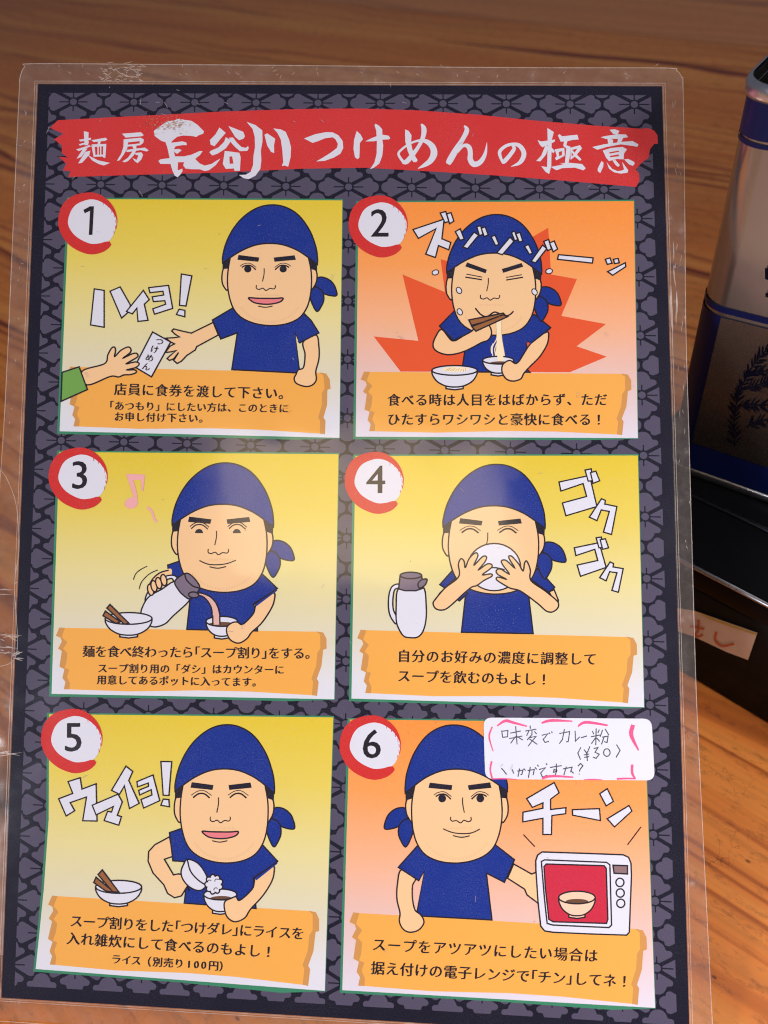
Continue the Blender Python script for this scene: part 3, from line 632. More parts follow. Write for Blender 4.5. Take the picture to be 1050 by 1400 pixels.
shape([(355, 122), (342, 250), (345, 340), (370, 400), (395, 430), (430, 438), (480, 435), (515, 400), (535, 330), (538, 230), (520, 110), (440, 130)], WHITE, True)
shape([(368, 34), (358, 120), (400, 132), (470, 132), (520, 115), (508, 34)], GREY); shape([(485, 85), (510, 60), (543, 58), (530, 95), (495, 115)], GREY, True); shape(ell(438, 32, 70, 21), GREY); sub('flask', pan)
CUR = Part(); zoom(*N_)
for P in [[(450, 258), (637, 218), (657, 250), (697, 418), (495, 478), (472, 395), (630, 352), (607, 268), (462, 317)], [(620, 180), (660, 172), (667, 250), (640, 252)], [(655, 197), (690, 187), (715, 250), (672, 267)], [(727, 367), (752, 378), (748, 402), (827, 418), (792, 600), (740, 585), (778, 450), (725, 440), (697, 510), (648, 487)],
          [(550, 687), (705, 655), (720, 685), (757, 815), (590, 873), (568, 800), (703, 770), (683, 697), (560, 738)], [(692, 622), (725, 617), (732, 685), (710, 687)], [(718, 635), (752, 628), (773, 687), (735, 697)], [(783, 780), (805, 790), (802, 812), (868, 823), (837, 977), (795, 965), (828, 850), (780, 843), (757, 902), (715, 882)]]: sfx(P)
sub('sound_lettering', pan)
CUR = Part(); badge(518.2, 658.6, 1, '4'); sub('number_badge', pan)
# ---- panel 5
Q_ = (40, 960, .2095); R_ = (190, 970, .2571); S_ = (40, 1140, .2095); T_ = (180, 1140, .2667)
pan = panel('yellow panel numbered 5, the cook tipping rice into a bowl', [(67.2, 976.3), (455.6, 980.8), (444, 1354.7), (48.8, 1324.8)], Y_ST, [(60, 1215), (66.6, 1120)])
CUR = Part(); cap_shape([(71.4, 1224.4), (432, 1247), (67.9, 1318.7), (421.4, 1348)]); sub('caption_board', pan)
CUR = Part(); text('スープ割りをした「つけダレ」にライスを', (103.9, 1259.8), (406.7, 1276.5), 18.4); text('入れ雑炊にして食べるのもよし！', (99.7, 1283.5), (366.5, 1301.5), 18.6)
for ch, x in zip('ライス（別売り100円）', (158.4, 172.4, 185.6, 204, 215, 229.6, 244.3, 257.9, 268, 278, 291.5, 301.6)):
    y = 1311.8+(x-158.4)*.066; put(ch, x, y, (14.6 if ch in '円（）' else 14)/EM, LINE, .06, ch in '100（）')
sub('caption_lettering', pan)
CUR = Part(); zoom(0, 0, 1)
shape([(231.7, 1138.4), (250, 1132), (305, 1165), (358, 1154), (379.5, 1177.3), (346.7, 1201.3), (350, 1241.9), (252, 1234.7), (256, 1200), (254, 1178), (236.5, 1176.8)], BLUE)
head(307.2, 991, 1.047, 1.145, 'happy', 'open')
zoom(*T_)
shape([(195, 15), (120, 55), (88, 90), (85, 140), (110, 200), (165, 260), (185, 305), (220, 327), (255, 318), (285, 270), (288, 245), (265, 210), (240, 205), (215, 210), (168, 130), (212, 115)], SKIN)
fill([(196, 10), (206, 120), (225, 120), (215, 5)], BLUE); line([(195, -4), (212, 137)], LW)
sub('cartoon_man', pan)
CUR = Part()
shape([(288, 130), (265, 160), (254, 195), (263, 232), (295, 270), (340, 290), (375, 275), (388, 225), (345, 155)], WHITE, True); line([(286, 132), (302, 190), (340, 235), (385, 265)], LW)
shape([(285, 270), (296, 292), (290, 280)], WHITE)
sub('rice_bowl', pan)
CUR = Part(); bowl(301.3, 1222.7, 22.6, 7.4, 23, 10.5, WHITE, (302.7, 1228, 15, 3.2, SOUP)); zoom(*T_)
rice = [(422+(38+9*abs(math.sin(k*math.pi/8*1.0)))*math.cos(k*math.pi/36), 258+(42+9*abs(math.sin(k*math.pi/8)))*math.sin(k*math.pi/36)) for k in range(72)]
shape(rice, WHITE)
for x, y in ((400, 245), (437, 240), (432, 285)): line(ell(x, y, 10, 9, 8, 150, 330), 1.1)
shape([(722, 165), (730, 200), (715, 250), (670, 320), (610, 385), (580, 430), (530, 450), (490, 425), (475, 375), (480, 345), (510, 330), (535, 322), (555, 340), (620, 280), (640, 215)], SKIN, True)
fill([(628, 222), (640, 238), (748, 152), (735, 130)], BLUE); line([(622, 228), (749, 141)], LW); sub('soup_bowl', pan)
CUR = Part(); bowl(162.3, 1212.3, 31.4, 8.8, 23, 12); zoom(*S_); shape([(477, 235), (587, 380), (545, 378), (450, 265)], WOODINK); shape([(437, 283), (550, 378), (500, 372), (422, 317)], WOODINK); sub('chopstick_bowl', pan)
CUR = Part(); zoom(*Q_)
for P in [[(255, 518), (333, 493), (345, 567), (437, 532), (443, 775), (350, 773), (375, 618), (268, 655), (297, 708), (242, 742), (193, 630), (285, 595)], [(412, 672), (580, 600), (608, 650), (575, 738), (602, 747), (585, 802), (490, 772), (512, 712), (538, 717), (550, 680), (437, 735)], [(632, 417), (676, 452), (650, 510), (718, 660), (655, 693), (622, 545), (590, 600), (538, 575)],
          [(704, 518), (808, 475), (852, 642), (748, 690), (730, 635), (802, 605), (797, 570), (722, 605), (715, 575), (780, 548), (778, 527), (708, 552)], [(860, 387), (930, 388), (912, 608), (875, 607)], [(875, 632), (912, 635), (915, 682), (860, 672)]]: sfx(P)
sub('sound_lettering', pan)
CUR = Part(); badge(105, 1011.3, 1.04, '5'); sub('number_badge', pan)
# ---- panel 6
U_ = (460, 970, .2286); V_ = (640, 970, .2476); W_ = (460, 1140, .2286); X_ = (660, 1140, .2286)
pan = panel('orange panel numbered 6, the cook warming soup in a microwave', [(478.3, 983.7), (881, 988), (895.7, 1378), (468, 1353.7)], O_ST, )
CUR = Part(); cap_shape([(482.9, 1247.4), (879, 1271.8), (489.7, 1347.6), (872, 1374)]); sub('caption_board', pan)
CUR = Part(); text('スープをアツアツにしたい場合は', (517.8, 1292), (807.4, 1306.9), 19.6); text('据え付けの電子レンジで「チン」してネ！', (516, 1324), (853, 1342), 19.4); sub('caption_lettering', pan)
CUR = Part(); zoom(0, 0, 1)
shape([(572, 1154.9), (544.6, 1185.7), (572.5, 1204), (580, 1191.4), (569.3, 1252), (672.6, 1257.7), (665, 1193.7), (689.7, 1206.3), (703.4, 1175.4), (677.1, 1154.9), (625, 1170)], BLUE)
head(623.9, 991.3, 1.077, 1.144, 'open', 'smile', True)
zoom(*W_); shape([(388, 215), (365, 300), (362, 390), (380, 470), (377, 525), (400, 570), (440, 588), (490, 575), (520, 540), (520, 510), (500, 480), (470, 455), (455, 390), (455, 310), (470, 262)], SKIN, True)
fill([(372, 198), (380, 192), (500, 262), (492, 276)], BLUE); line([(371, 200), (492, 279)], LW)
zoom(*X_); shape([(185, 180), (292, 240), (330, 225), (340, 420), (325, 410), (265, 365), (250, 330), (148, 265)], SKIN)
sub('cartoon_man', pan)
CUR = Part()
shape([(317, 160), (328, 127), (355, 108), (600, 116), (840, 125), (872, 140), (886, 175), (889, 250), (882, 430), (876, 588), (860, 605), (640, 598), (420, 588), (370, 580), (347, 552), (330, 400), (318, 220)], WHITE, False)
line([(350, 165), (370, 155), (740, 170), (760, 185), (770, 545), (755, 560), (420, 545), (385, 535), (370, 400)], LW, None, False, True)
shape([(366, 195), (380, 180), (725, 190), (738, 205), (748, 510), (740, 535), (420, 525), (395, 510), (375, 330)], OVEN)
shape([(778, 187), (865, 190), (865, 240), (785, 235)], DISPLAY)
for x, y in ((820, 290), (822, 353), (825, 415)): shape(ell(x, y, 24, 25), WHITE)
xx, yy = px((563, 380)); sx_, sy_ = px((563, 404))
bowl(xx, yy, 25, 8.6, 24.5, 11, BEIGE, (sx_, sy_, 15.5, 3.6, SOUP)); sub('microwave_oven', pan)
CUR = Part(); zoom(*V_)
for P in [[(323, 492), (475, 403), (502, 460), (455, 495), (455, 552), (540, 542), (538, 575), (462, 585), (460, 690), (413, 690), (413, 600), (302, 620), (303, 567), (413, 545), (413, 515), (355, 540)], [(576, 553), (725, 547), (730, 613), (577, 583)], [(727, 465), (768, 437), (802, 507), (762, 532)], [(768, 603), (888, 530), (904, 560), (808, 648)]]: sfx(P)
line([(305, 690), (368, 757)], 1.5); line([(955, 647), (880, 747)], 1.5); sub('sound_lettering', pan)
CUR = Part(); badge(513, 1020.3, 1.04, '6'); sub('number_badge', pan)
# ---- hand-written label stuck over panel 6
LAY[0] += 150; CUR = Part(); zoom(*V_)
def rrect(c, r):
    o = []
    for i in range(4):
        p, q, n = Vector(c[i-1]), Vector(c[i]), Vector(c[(i+1) % 4]); d0 = (p-q).normalized()*r; d1 = (n-q).normalized()*r
        for k in range(7):
            t = k/6; o.append(tuple((q+d0)*(1-t)**2+q*2*t*(1-t)+(q+d1)*t*t))
    return o
fill(rrect([(84, 44), (1012, 50), (1030, 391), (94, 383)], 48), LABELM)
o_lab = CUR.build('handwritten_label', menu, 'white sticker with handwriting inside a broken pink marker border')
CUR = Part()
pen = [[(185, 115), (190, 155)], [(185, 120), (219, 115), (217, 150), (190, 153)], [(232, 130), (290, 118)], [(226, 160), (300, 146)], [(262, 92), (270, 192)], [(262, 148), (234, 186)], [(268, 148), (302, 168)],
 [(342, 88), (343, 106)], [(316, 118), (376, 108)], [(335, 118), (322, 146)], [(352, 115), (352, 142)], [(365, 120), (378, 135)], [(350, 140), (325, 168)], [(335, 155), (374, 148), (330, 202)], [(338, 162), (382, 192)],
 [(406, 142), (440, 133), (414, 165), (424, 181), (446, 175)], [(447, 126), (451, 135)], [(460, 120), (464, 130)], [(503, 132), (560, 121), (552, 176), (540, 178)], [(531, 108), (520, 165), (503, 188)], [(590, 116), (592, 174), (616, 150)], [(622, 156), (656, 145)],
 [(706, 103), (704, 196)], [(678, 150), (727, 140)], [(685, 118), (693, 136)], [(724, 110), (715, 130)], [(703, 155), (680, 188)], [(708, 155), (726, 176)], [(742, 112), (728, 150)], [(755, 106), (776, 140)], [(738, 152), (772, 146), (766, 182), (750, 176)], [(750, 152), (735, 192)],
 [(622, 208), (605, 240), (620, 277)], [(638, 220), (655, 240)], [(672, 203), (652, 248)], [(638, 250), (668, 245)], [(640, 264), (668, 258)], [(654, 240), (658, 284)], [(692, 215), (716, 209), (700, 235), (723, 246), (706, 269), (688, 262)], [(818, 193), (838, 225), (816, 264)],
 [(183, 322), (213, 358)], [(243, 330), (251, 353)], [(272, 340), (302, 333), (297, 356), (289, 360)], [(284, 324), (275, 370)], [(306, 325), (317, 336)], [(328, 337), (365, 330), (358, 362)], [(343, 316), (332, 377)], [(368, 318), (378, 330)], [(382, 304), (388, 314)],
 [(390, 331), (426, 321), (400, 350), (410, 373), (437, 362)], [(430, 296), (436, 306)], [(452, 319), (516, 309)], [(486, 298), (488, 340), (471, 346), (474, 330), (489, 336), (478, 366)], [(523, 327), (573, 318), (565, 346)], [(542, 314), (528, 362)], [(566, 336), (582, 352)], [(606, 312), (620, 297), (633, 310), (617, 330), (614, 342)], [(611, 353), (613, 358)]]
for P in pen: line(P, 1.45, PEN, False)
line(ell(765, 237, 18, 21, 16), 1.45, PEN, False, True)
for P in [[(160, 90, 8), (205, 62, 16), (250, 72, 14), (325, 92, 8)], [(405, 74, 10), (460, 60, 16), (575, 64, 7)], [(605, 93, 8), (650, 70, 16), (770, 87, 10)], [(910, 84, 22), (900, 140, 22), (940, 225, 8)], [(905, 303, 14), (905, 350, 14), (922, 381, 9)], [(133, 95, 8), (116, 150, 9), (138, 230, 5)], [(130, 285, 10), (122, 330, 9), (132, 379, 9)], [(130, 382, 6), (200, 381, 7), (270, 385, 3)], [(408, 380, 12), (460, 367, 14), (580, 373, 8)], [(640, 387, 5), (690, 385, 7), (740, 388, 4)], [(820, 382, 10), (870, 380, 10), (925, 381, 8)]]: brush(P, MARK)
CUR.build('handwriting', o_lab)
# ---- clear laminate margin, seam and creases
def film_mat(name, haze, rough, tint):
    m = bpy.data.materials.new(name); m.use_nodes = True; nt = m.node_tree; nt.nodes.clear(); N, L = nt.nodes.new, nt.links.new
    out = N('ShaderNodeOutputMaterial'); co = N('ShaderNodeTexCoord').outputs['Object']
    tr = N('ShaderNodeBsdfTransparent'); tr.inputs[0].default_value = tint
    df = N('ShaderNodeBsdfDiffuse'); df.inputs[0].default_value = (.84, .72, .66, 1)
    gl = N('ShaderNodeBsdfGlossy'); gl.inputs['Roughness'].default_value = rough
    n2 = noise(nt, co, 30, 3); bp = N('ShaderNodeBump'); bp.inputs['Strength'].default_value = .5; bp.inputs['Distance'].default_value = .002
    L(n2.outputs[0], bp.inputs['Height']); L(bp.outputs[0], gl.inputs['Normal'])
    n = noise(nt, co, 160, 6, .7); r = ramp(nt, n.outputs[0], [(.45, (haze,)*3), (.63, (haze*1.6,)*3), (.74, (min(haze*5, .6),)*3)])
    m1 = N('ShaderNodeMixShader'); L(r.outputs[0], m1.inputs[0]); L(tr.outputs[0], m1.inputs[1]); L(df.outputs[0], m1.inputs[2])
    fr = N('ShaderNodeFresnel'); fr.inputs['IOR'].default_value = 1.5
    m2 = N('ShaderNodeMixShader'); L(fr.outputs[0], m2.inputs[0]); L(m1.outputs[0], m2.inputs[1]); L(gl.outputs[0], m2.inputs[2])
    L(m2.outputs[0], out.inputs[0]); return m
FILM = film_mat('clear_laminate', .06, .12, (.93, .91, .90, 1)); SEAM = film_mat('laminate_seam', .34, .2, (.9, .9, .9, 1))
edge = [(26, 130), (28, 104), (34, 91), (46, 87), (200, 88), (400, 89.5), (600, 91.7), (780, 92.7), (912, 93), (925, 96.5), (932, 106), (934, 125), (936.5, 310), (937.5, 440), (942, 600), (948.6, 840), (952, 950), (957, 1060), (966, 1240), (974, 1400), (977, 1440), (972, 1452), (950, 1456), (500, 1430), (0, 1396), (-22, 1392), (-30, 1380), (-26, 1250), (-16, 950), (-4, 720), (7, 553), (18, 310)]
hole = [PRINT[0], PRINT[1], PRINT[3], PRINT[2]]
def ring_mesh(outer, inner, m, z, part):
    V = [[Vector((*loc2(*p), z)) for p in outer], [Vector((*loc2(*p), z)) for p in inner]]
    fs = tessellate_polygon(V); vs = [tuple(v) for v in V[0]+V[1]]; part.add(vs, [list(f) for f in fs], m)
CUR = Part(); ring_mesh(cat(edge, True, 3), hole, FILM, DZ*1, CUR)
o_film = CUR.build('laminate_film', menu)
CUR = Part(); LAY[0] = 4
gr = lambda d: [(52-d, 115-d), (905+d, 118-d), (943+d*1.1, 1421+d), (2-d*1.1, 1364+d)]
ribbon(gr(4.2), .7, SEAM, True); ribbon(gr(1.6), .5, SEAM, True)
ribbon(cat(edge, True, 3), 1.0, SEAM, True)
rnd = random.Random(3)
def crease(x, y, ang, ln, wd):
    P = [(x, y)]; q = ang
    for k in range(5):
        q += rnd.uniform(-.12, .12); P.append((P[-1][0]+math.cos(q)*ln/5, P[-1][1]+math.sin(q)*ln/5))
    P = cat(P, False, 3); n = len(P); ribbon(P, [wd*(.25+math.sin(math.pi*i/(n-1))) for i in range(n)], SEAM)
for y in (806, 812, 868, 884, 893, 1028, 1034): crease(-6, y, .02, 30+rnd.uniform(-8, 8), .9)
ribbon(cat([(-4, 640), (8, 652), (22, 690), (26, 750), (20, 800), (24, 880), (16, 905), (-6, 912)], False, 5), .8, SEAM)
for k in range(22): crease(rnd.uniform(0, 24), rnd.choice((796, 808, 870, 886, 896, 1030))+rnd.uniform(-4, 4), rnd.uniform(-.5, .5), rnd.uniform(5, 13), 1.1)
for k in range(40): crease(rnd.uniform(135, 195), rnd.uniform(86, 112), rnd.uniform(-.5, .9), rnd.uniform(2, 7), 1.0)
for k in range(26): crease(rnd.uniform(140, 190), rnd.uniform(86, 112), rnd.uniform(-.5, .9), rnd.uniform(4, 14), .7)
for k in range(34): crease(rnd.uniform(60, 900), rnd.uniform(89, 114), rnd.uniform(-3, 3), rnd.uniform(2, 8), .6)
for k in range(30):
    y = rnd.uniform(130, 760); e = (y-115)*.029; crease(909+e+rnd.uniform(2, 24), y, 1.52+rnd.uniform(-.25, .25), rnd.uniform(2, 12), .6)
crease(917, 392, 1.57, 62, 3.0); crease(925, 398, 1.65, 45, 2.0); crease(920, 330, 1.52, 26, 1.2); crease(921, 362, 1.55, 30, 1.4)
for k in range(16): y = rnd.uniform(140, 700); crease(32-(y-115)*.042+rnd.uniform(-2, 14), y, rnd.uniform(0, 3), rnd.uniform(2, 6), .6)
CUR.build('laminate_seam', menu)
STAIN = ink('ink_stain', (186, 146, 112), .1); RUST = ink('ink_stain_brown', (150, 110, 70), .05); SCUFF = ink('ink_scuff', (168, 156, 168), .05)
def blobs(n, cx, cy, sx, sy, m, r0, r1):
    for k in range(n):
        x, y, r = rnd.gauss(cx, sx), rnd.gauss(cy, sy), rnd.uniform(r0, r1)
        fillp([(x+r*rnd.uniform(.6, 1.3)*math.cos(t), y+r*rnd.uniform(.6, 1.3)*math.sin(t)) for t in (0, .9, 1.8, 2.7, 3.6, 4.5, 5.4)], m)
LAY[0] = 420; CUR = Part()
blobs(110, 236, 172, 13, 5, STAIN, .3, 1.0); blobs(14, 250, 168, 4, 4, RUST, .2, .6); blobs(50, 207, 168, 7, 8, STAIN, .2, .55); blobs(3, 200, 169, 1, 1, LINE, .5, 1.0)
blobs(18, 395, 560, 4, 5, RUST, .2, .7); blobs(10, 240, 590, 90, 200, RUST, .3, .8); blobs(14, 600, 700, 160, 250, RUST, .25, .7); blobs(8, 690, 1180, 120, 90, RUST, .25, .7)
o = CUR.build('food_stains', menu); o['kind'] = 'stuff'
CUR = Part()
blobs(40, 680, 835, 18, 12, SCUFF, .2, .45); blobs(40, 360, 330, 24, 14, SCUFF, .15, .4); blobs(50, 420, 900, 260, 300, SCUFF, .15, .4)
for k in range(34):
    x, y, q = rnd.uniform(60, 900), rnd.uniform(125, 1350), rnd.uniform(0, 3.1); l = rnd.uniform(2, 9)
    ribbon([(x, y), (x+l*math.cos(q), y+l*math.sin(q))], .45, SCUFF)
for k in range(18):
    x, y, q = rnd.gauss(300, 160), rnd.gauss(140, 22), rnd.uniform(0, 3.1); l = rnd.uniform(2, 10)
    if y > 118: ribbon([(x, y), (x+l*math.cos(q), y+l*math.sin(q))], .5, SCUFF)
o = CUR.build('scratches', menu); o['kind'] = 'stuff'
# ------------------------------------------------------------------ chopstick box and tin
def plastic(name, rgb, rough, coat=0, metal=0, nscale=300, bump=0.0):
    m, nt, p, N, L = newmat(name); co = N('ShaderNodeTexCoord').outputs['Object']
    n = noise(nt, co, nscale, 4, .65)
    c = mix(nt, n.outputs[0], tuple(v*.85 for v in rgb[:3])+(1,), tuple(min(v*1.12, 1) for v in rgb[:3])+(1,)); L(c, p.inputs['Base Color'])
    r = ramp(nt, n.outputs[0], [(.3, (rough*.88,)*3), (.75, (min(rough*1.15, 1),)*3)]); L(r.outputs[0], p.inputs['Roughness'])
    p.inputs['Metallic'].default_value = metal; p.inputs['Coat Weight'].default_value = coat; p.inputs['Coat Roughness'].default_value = .08
    if bump:
        bp = N('ShaderNodeBump'); bp.inputs['Strength'].default_value = bump; bp.inputs['Distance'].default_value = .0004
        L(n.outputs[0], bp.inputs['Height']); L(bp.outputs[0], p.inputs['Normal'])
    return m
BLACK = plastic('black_lacquer', (.003, .003, .004), .4, 0, 0, 500)
BLACK.node_tree.nodes['Principled BSDF'].inputs['Specular IOR Level'].default_value = .1; BLACK2 = plastic('black_ribbed_wood', (.003, .0028, .0028), .7, 0, 0, 120, .3)
BLACK2.node_tree.nodes['Principled BSDF'].inputs['Specular IOR Level'].default_value = .25
SILVER = plastic('brushed_tin', (.36, .345, .335), .24, 0, .92, 2500, .0); STEEL = plastic('tin_rim', (.62, .62, .66), .30, 0, 1.0, 900)
COBALT = plastic('blue_tin_enamel', (.003, .007, .060), .40, 0)
COBALT.node_tree.nodes['Principled BSDF'].inputs['Specular IOR Level'].default_value = .25; INKB = plastic('tin_print_ink', (.002, .002, .010), .6)
INKB.node_tree.nodes['Principled BSDF'].inputs['Specular IOR Level'].default_value = .08
SILVER_REFL = plastic('tin_dark_reflection', (.20, .175, .155), .26, 0, .95, 1800)  # darker copy of the tin's silver, its brown reflection put into the colour
LIDM = plastic('lid_paint', (.42, .40, .40), .3, 0, .5, 900)
LIPM = plastic('dark_steel', (.10, .11, .14), .3, 0, 1.0, 900)
PAPER = plastic('old_paper_tape', (.78, .62, .52), .7); OCHRE = plastic('tape_edge', (.62, .42, .12), .6); REDINK = plastic('red_marker', (.62, .16, .07), .7)
# box: front edge on the table through two pixels, height from the highlight on its top edge
f0, f1 = tbl(950, 930), tbl(1050, 990); fd = (f1-f0).normalized(); fn = Vector((fd.y, -fd.x, 0))   # fn faces the camera
def hgt(xy): return toplane(xy[0], xy[1], f0, fn).z
BH = (hgt((950, 776))+hgt((1050, 818)))/2
print('BOX height', BH, 'dir', fd, 'camz', CAMZ)
box = bpy.data.objects.new('chopstick_box', None); COL.objects.link(box)
box.location = f0; box.rotation_euler = (0, 0, math.atan2(fd.y, fd.x))
box['label'] = 'black lacquered chopstick box with a taped paper label, under the tin'; box['category'] = 'box'
bi = Matrix.Translation(box.location) @ Matrix.Rotation(box.rotation_euler[2], 4, 'Z'); bi = bi.inverted()
def rbox(x0, x1, y0, y1, z0, z1, r, name, m, par, seg=3, smooth=True):
    import bmesh
    bm = bmesh.new(); vs, fs = boxmesh(x0, x1, y0, y1, z0, z1); V = [bm.verts.new(v) for v in vs]
    for f in fs: bm.faces.new([V[i] for i in f])
    bmesh.ops.bevel(bm, geom=list(bm.edges), offset=r, segments=seg, profile=.5, affect='EDGES')
    me = bpy.data.meshes.new(name); bm.to_mesh(me); bm.free(); me.materials.append(m)
    if smooth: me.polygons.foreach_set('use_smooth', [True]*len(me.polygons))
    o = bpy.data.objects.new(name, me); COL.objects.link(o); o.parent = par; return o
BL0, BL1, BD = -.060, .230, .105
rbox(BL0, BL1, 0, BD, 0, BH-.0125, .0012, 'body', BLACK2, box)
rbox(BL0-.001, BL1+.001, -.0012, BD+.001, BH-.012, BH, .0022, 'lid', BLACK, box, 5)
rbox(BL0-.001, BL1+.001, -.0019, -.0003, BH-.0012, BH+.0004, .0007, 'edge_highlight', STEEL, box, 3)  # bright bar modelled in place of the highlight along the lid's edge
_y = (bi @ tbl(1000, 703.5, BH)).y
rbox(BL0+.003, BL1-.003, _y-.0010, _y+.0010, BH-.0008, BH+.0012, .0007, 'lid_lip', LIPM, box, 3)
FP = f0+fn*.0004
def on_front(P, lift=.0006): return [tuple((bi @ toplane(x, y, f0, fn))+Vector((0, -lift, 0))) for x, y in P]
def zs(P, x0, y0, s): return [(x0+x*s, y0+y*s) for x, y in P]
def flat(name, P, m, par, thick=None, to=on_front, lift=.0006):
    V = to(P, lift); fs = [list(f) for f in tessellate_polygon([[Vector(v) for v in V]])]; return mesh_obj(name, V, fs, m, par)
Z6 = (890, 600, .2572)
lab = flat('paper_label', zs([(60, 880), (155, 895), (240, 910), (570, 1025), (520, 1170), (400, 1125), (230, 1045), (60, 990)], *Z6), PAPER, box)
lab['label'] = 'curling cream paper label with red handwriting'
flat('label_edge', zs([(235, 903), (330, 940), (450, 985), (572, 1025), (568, 1036), (450, 996), (330, 955)], *Z6), OCHRE, lab, lift=.0010)
def pen_on(name, strokes, z, m, par, to, wd, lift):
    V = []; Fc = []
    for P in strokes:
        P = cat(P, False, 5) if len(P) > 2 else P
        for i in range(len(P)-1):
            d = Vector(P[i+1])-Vector(P[i]); n = Vector((-d.y, d.x)).normalized()*wd/2; o = len(V)
            V += to(zs([(P[i][0]+n.x, P[i][1]+n.y), (P[i][0]-n.x, P[i][1]-n.y), (P[i+1][0]-n.x, P[i+1][1]-n.y), (P[i+1][0]+n.x, P[i+1][1]+n.y)], *z), lift); Fc += [[o, o+1, o+2], [o, o+2, o+3]]
    return mesh_obj(name, V, Fc, m, par)
pen_on('label_handwriting', [[(168, 925), (160, 960), (168, 1000)], [(215, 985), (255, 992), (292, 1000)], [(262, 950), (258, 1010), (240, 1030), (262, 1040), (285, 1028)], [(356, 1015), (350, 1058), (385, 1090), (450, 1078)]], Z6, REDINK, lab, on_front, 14, .0012)
# tin: stands on the lid, front edge along its bright bottom rim
g0, g1 = tbl(943, 651, BH), tbl(1050, 689, BH); gd = (g1-g0).normalized(); gn = Vector((gd.y, -gd.x, 0))
c0 = tbl(907, 637.5, BH)
TH = toplane(1024, 108, c0, gn).z-BH
print('TIN height', TH, 'depth offs')
tin = bpy.data.objects.new('tea_tin', None); COL.objects.link(tin); tin.location = c0; tin.rotation_euler = (0, 0, math.atan2(gd.y, gd.x))
tin['label'] = 'silver and blue tin with a leafy branch print on its front'; tin['category'] = 'tin'
ti = (Matrix.Translation(c0) @ Matrix.Rotation(tin.rotation_euler[2], 4, 'Z')).inverted()
TW, TD, CR = .115, .070, .010
def tube(name, z0, z1, off, m, par, r=CR, caps=False, lip=0):
    x0, x1, y0, y1 = -off, TW+off, -off, TD+off; prof = []
    for cx, cy, a0 in ((x1-r, y0+r, -90), (x1-r, y1-r, 0), (x0+r, y1-r, 90), (x0+r, y0+r, 180)):
        for k in range(9):
            t = math.radians(a0+90*k/8); prof.append((cx+r*math.cos(t), cy+r*math.sin(t)))
    n = len(prof); rows = [(z0, 0), (z1, 0)] if not lip else [(z0, -lip), (z0+lip*.3, -lip*.3), (z0+lip, 0), (z1-lip, 0), (z1-lip*.3, -lip*.3), (z1, -lip)]
    V = []; cx, cy = TW/2, TD/2
    for z, g in rows:
        for x, y in prof:
            d = Vector((x-cx, y-cy)); s = 1+g/d.length; V.append((cx+d.x*s, cy+d.y*s, z))
    Fc = [[j*n+i, j*n+(i+1) % n, (j+1)*n+(i+1) % n, (j+1)*n+i] for j in range(len(rows)-1) for i in range(n)]
    if caps: Fc += [list(range(n))[::-1], [(len(rows)-1)*n+i for i in range(n)]]
    o = mesh_obj(name, V, Fc, m, par); o.data.polygons.foreach_set('use_smooth', [len(p.vertices) == 4 for p in o.data.polygons]); return o
def tz(x, y): return (ti @ toplane(x, y, c0, gn)).z
tube('body', .002, TH-.002, 0, SILVER, tin)
tube('bottom_rim', 0.0005, .0042, .0008, STEEL, tin, CR+.0008, True, .0012)
zt = tz(1012, 189); tube('blue_band', zt, TH-.003, .0003, COBALT, tin)
zl = tz(1012, 193); tube('blue_line', zl-.0013, zl, .0003, COBALT, tin)
zm = tz(980, 417); tube('blue_line', zm-.0022, zm, .0003, COBALT, tin)
zb = tz(970, 428.5); tube('blue_panel', .0044, zb, .0003, COBALT, tin)
tube('top_rim', TH-.006, TH-.001, .0014, STEEL, tin, CR+.0014, False, .0016)
rbox(.006, TW-.006, .006, TD-.006, TH-.003, TH+.002, .0016, 'lid', LIDM, tin)
def on_tin(P, lift=.0005): return [tuple((ti @ toplane(x, y, c0, gn))*1+Vector((0, -lift, 0))) for x, y in P]
q = [on_tin([p], .0005)[0] for p in ((985.5, 432), (947.5, 604))]
xa = (q[0][0]+q[1][0])/2; zz0 = q[1][2]
flat_v = [(xa, -.0005, zz0), (TW-.012, -.0005, zz0), (TW-.012, -.0005, zb), (xa, -.0005, zb)]
mesh_obj('silver_panel', flat_v, [[0, 1, 2, 3]], SILVER_REFL, tin)
Z5 = (850, 440, .2857); V = []; Fc = []
rl = random.Random(5)
def leaf(x, y, ang, ln, wd):
    c, s = math.cos(ang), math.sin(ang); P = [(0, 0), (ln*.3, wd), (ln*.7, wd*.7), (ln, 0), (ln*.7, -wd*.6), (ln*.3, -wd*.8)]
    o = len(V); V.extend(on_tin(zs([(x+u*c-v*s, y+u*s+v*c) for u, v in P], *Z5), .0009)); Fc.extend([[o, o+1, o+2], [o, o+2, o+3], [o, o+3, o+4], [o, o+4, o+5]])
stems = [[(545, 590), (540, 520), (545, 430), (560, 350), (600, 260), (650, 180), (720, 110), (800, 60)], [(560, 400), (620, 390), (690, 395), (760, 370)], [(590, 320), (650, 300), (720, 270)], [(600, 500), (650, 470), (720, 465)], [(600, 255), (640, 235), (700, 230)]]
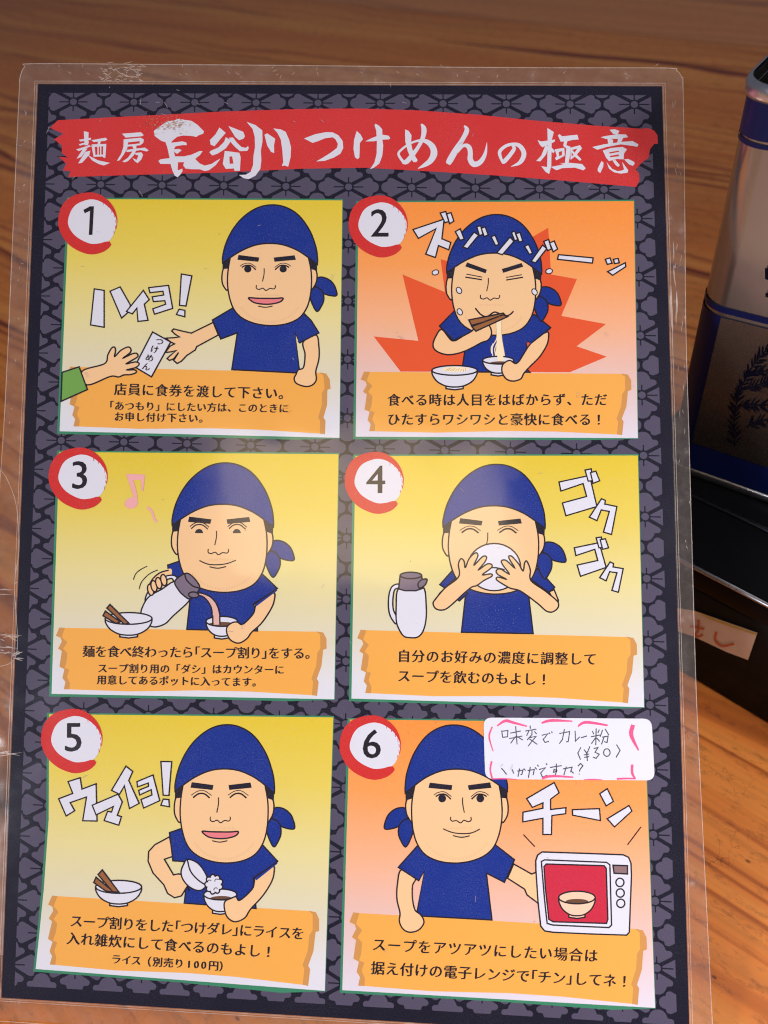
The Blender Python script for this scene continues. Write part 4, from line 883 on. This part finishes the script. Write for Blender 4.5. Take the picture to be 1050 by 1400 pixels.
for S in stems:
    P = cat(S, False, 5); acc = 0
    for i in range(len(P)-1):
        d = Vector(P[i+1])-Vector(P[i]); n = Vector((-d.y, d.x)).normalized()*2.5; o = len(V)
        V.extend(on_tin(zs([(P[i][0]+n.x, P[i][1]+n.y), (P[i][0]-n.x, P[i][1]-n.y), (P[i+1][0]-n.x, P[i+1][1]-n.y), (P[i+1][0]+n.x, P[i+1][1]+n.y)], *Z5), .0008)); Fc.extend([[o, o+1, o+2], [o, o+2, o+3]])
        an = math.atan2(d.y, d.x); acc += d.length
        while acc > 21:
            acc -= 21
            for sg in (1, -1):
                leaf(P[i][0], P[i][1], an+sg*rl.uniform(.5, .95), rl.uniform(36, 58), 4.6)
mesh_obj('leafy_print', V, Fc, INKB, tin)
zq = (850, 60, .2857)
V2 = [on_tin(zs(P, *zq), .0008) for P in ([(690, 1065), (760, 1090), (760, 1130), (745, 1125), (745, 1105), (705, 1092), (705, 1125), (690, 1120)], [(692, 1185), (760, 1205), (760, 1225), (692, 1205)])]
vv = []; ff = []
for P in V2:
    o = len(vv); vv += P; ff += [[i+o for i in f] for f in tessellate_polygon([[Vector(p) for p in P]])]
mesh_obj('tin_lettering', vv, ff, INKB, tin)
# ------------------------------------------------------------------ hand behind the lower left edge
def hand():
    m, nt, p, N, L = newmat('skin'); co = N('ShaderNodeTexCoord').outputs['Object']
    n = noise(nt, co, 220, 4); c = mix(nt, n.outputs[0], (.42, .20, .13, 1), (.58, .32, .23, 1)); L(c, p.inputs['Base Color'])
    p.inputs['Roughness'].default_value = .5; p.inputs['Subsurface Weight'].default_value = .1; p.inputs['Subsurface Radius'].default_value = (.008, .004, .002)
    def S(x, y, d): return Vector(SHEET @ Vector((*loc2(x, y), -d)))
    def chain(pts):
        me = bpy.data.meshes.new('hand'); me.from_pydata([q for q, r in pts], [(i, i+1) for i in range(len(pts)-1)], [])
        o = bpy.data.objects.new('hand', me); COL.objects.link(o); md = o.modifiers.new('s', 'SKIN'); md.use_smooth_shade = True
        for v, (q, r) in zip(me.skin_vertices[0].data, pts): v.radius = (r, r)
        me.skin_vertices[0].data[0].use_root = True
        sb = o.modifiers.new('u', 'SUBSURF'); sb.levels = 2; sb.render_levels = 2
        r = bpy.data.meshes.new_from_object(o.evaluated_get(bpy.context.evaluated_depsgraph_get())); bpy.data.objects.remove(o); return r
    wrist = S(-420, 1330, .035); parts = []
    parts.append(chain([(S(-1500, 1900, .075), .044), (S(-1000, 1640, .062), .040), (S(-600, 1430, .046), .030), (wrist, .027), (S(-330, 1290, .034), .030), (S(-240, 1255, .032), .032), (S(-165, 1235, .030), .026)]))
    for k, (y, ln, r) in enumerate(((1150, 6, .0078), (1195, 9, .0082), (1245, 7, .0080), (1296, 0, .0070))):
        parts.append(chain([(S(-240, 1225+k*18, .032), .012), (S(-150, y+4, .027), r*1.2), (S(-95, y, .020), r*1.1), (S(-42, y+2, .0125), r*1.02), (S(ln+16, y+4, .0096), r*.92)]))
    parts.append(chain([(S(-300, 1340, .030), .013), (S(-210, 1392, .014), .0115), (S(-140, 1408, -.008), .0105), (S(-80, 1402, -.0115), .0092), (S(-58, 1398, -.0115), .0078)]))
    import bmesh
    bm = bmesh.new()
    for r in parts: bm.from_mesh(r)
    me = bpy.data.meshes.new('person'); bm.to_mesh(me); bm.free(); me.materials.append(m)
    o = bpy.data.objects.new('person', me); COL.objects.link(o)
    rm = o.modifiers.new('r', 'REMESH'); rm.mode = 'VOXEL'; rm.voxel_size = .0022; rm.use_smooth_shade = True
    sm = o.modifiers.new('sm', 'SMOOTH'); sm.iterations = 4; sm.factor = .5
    me2 = bpy.data.meshes.new_from_object(o.evaluated_get(bpy.context.evaluated_depsgraph_get())); o.modifiers.clear(); o.data = me2; me2.name = 'person'
    o['label'] = 'bare left hand holding the lower left edge of the menu'; o['category'] = 'person'
hand()
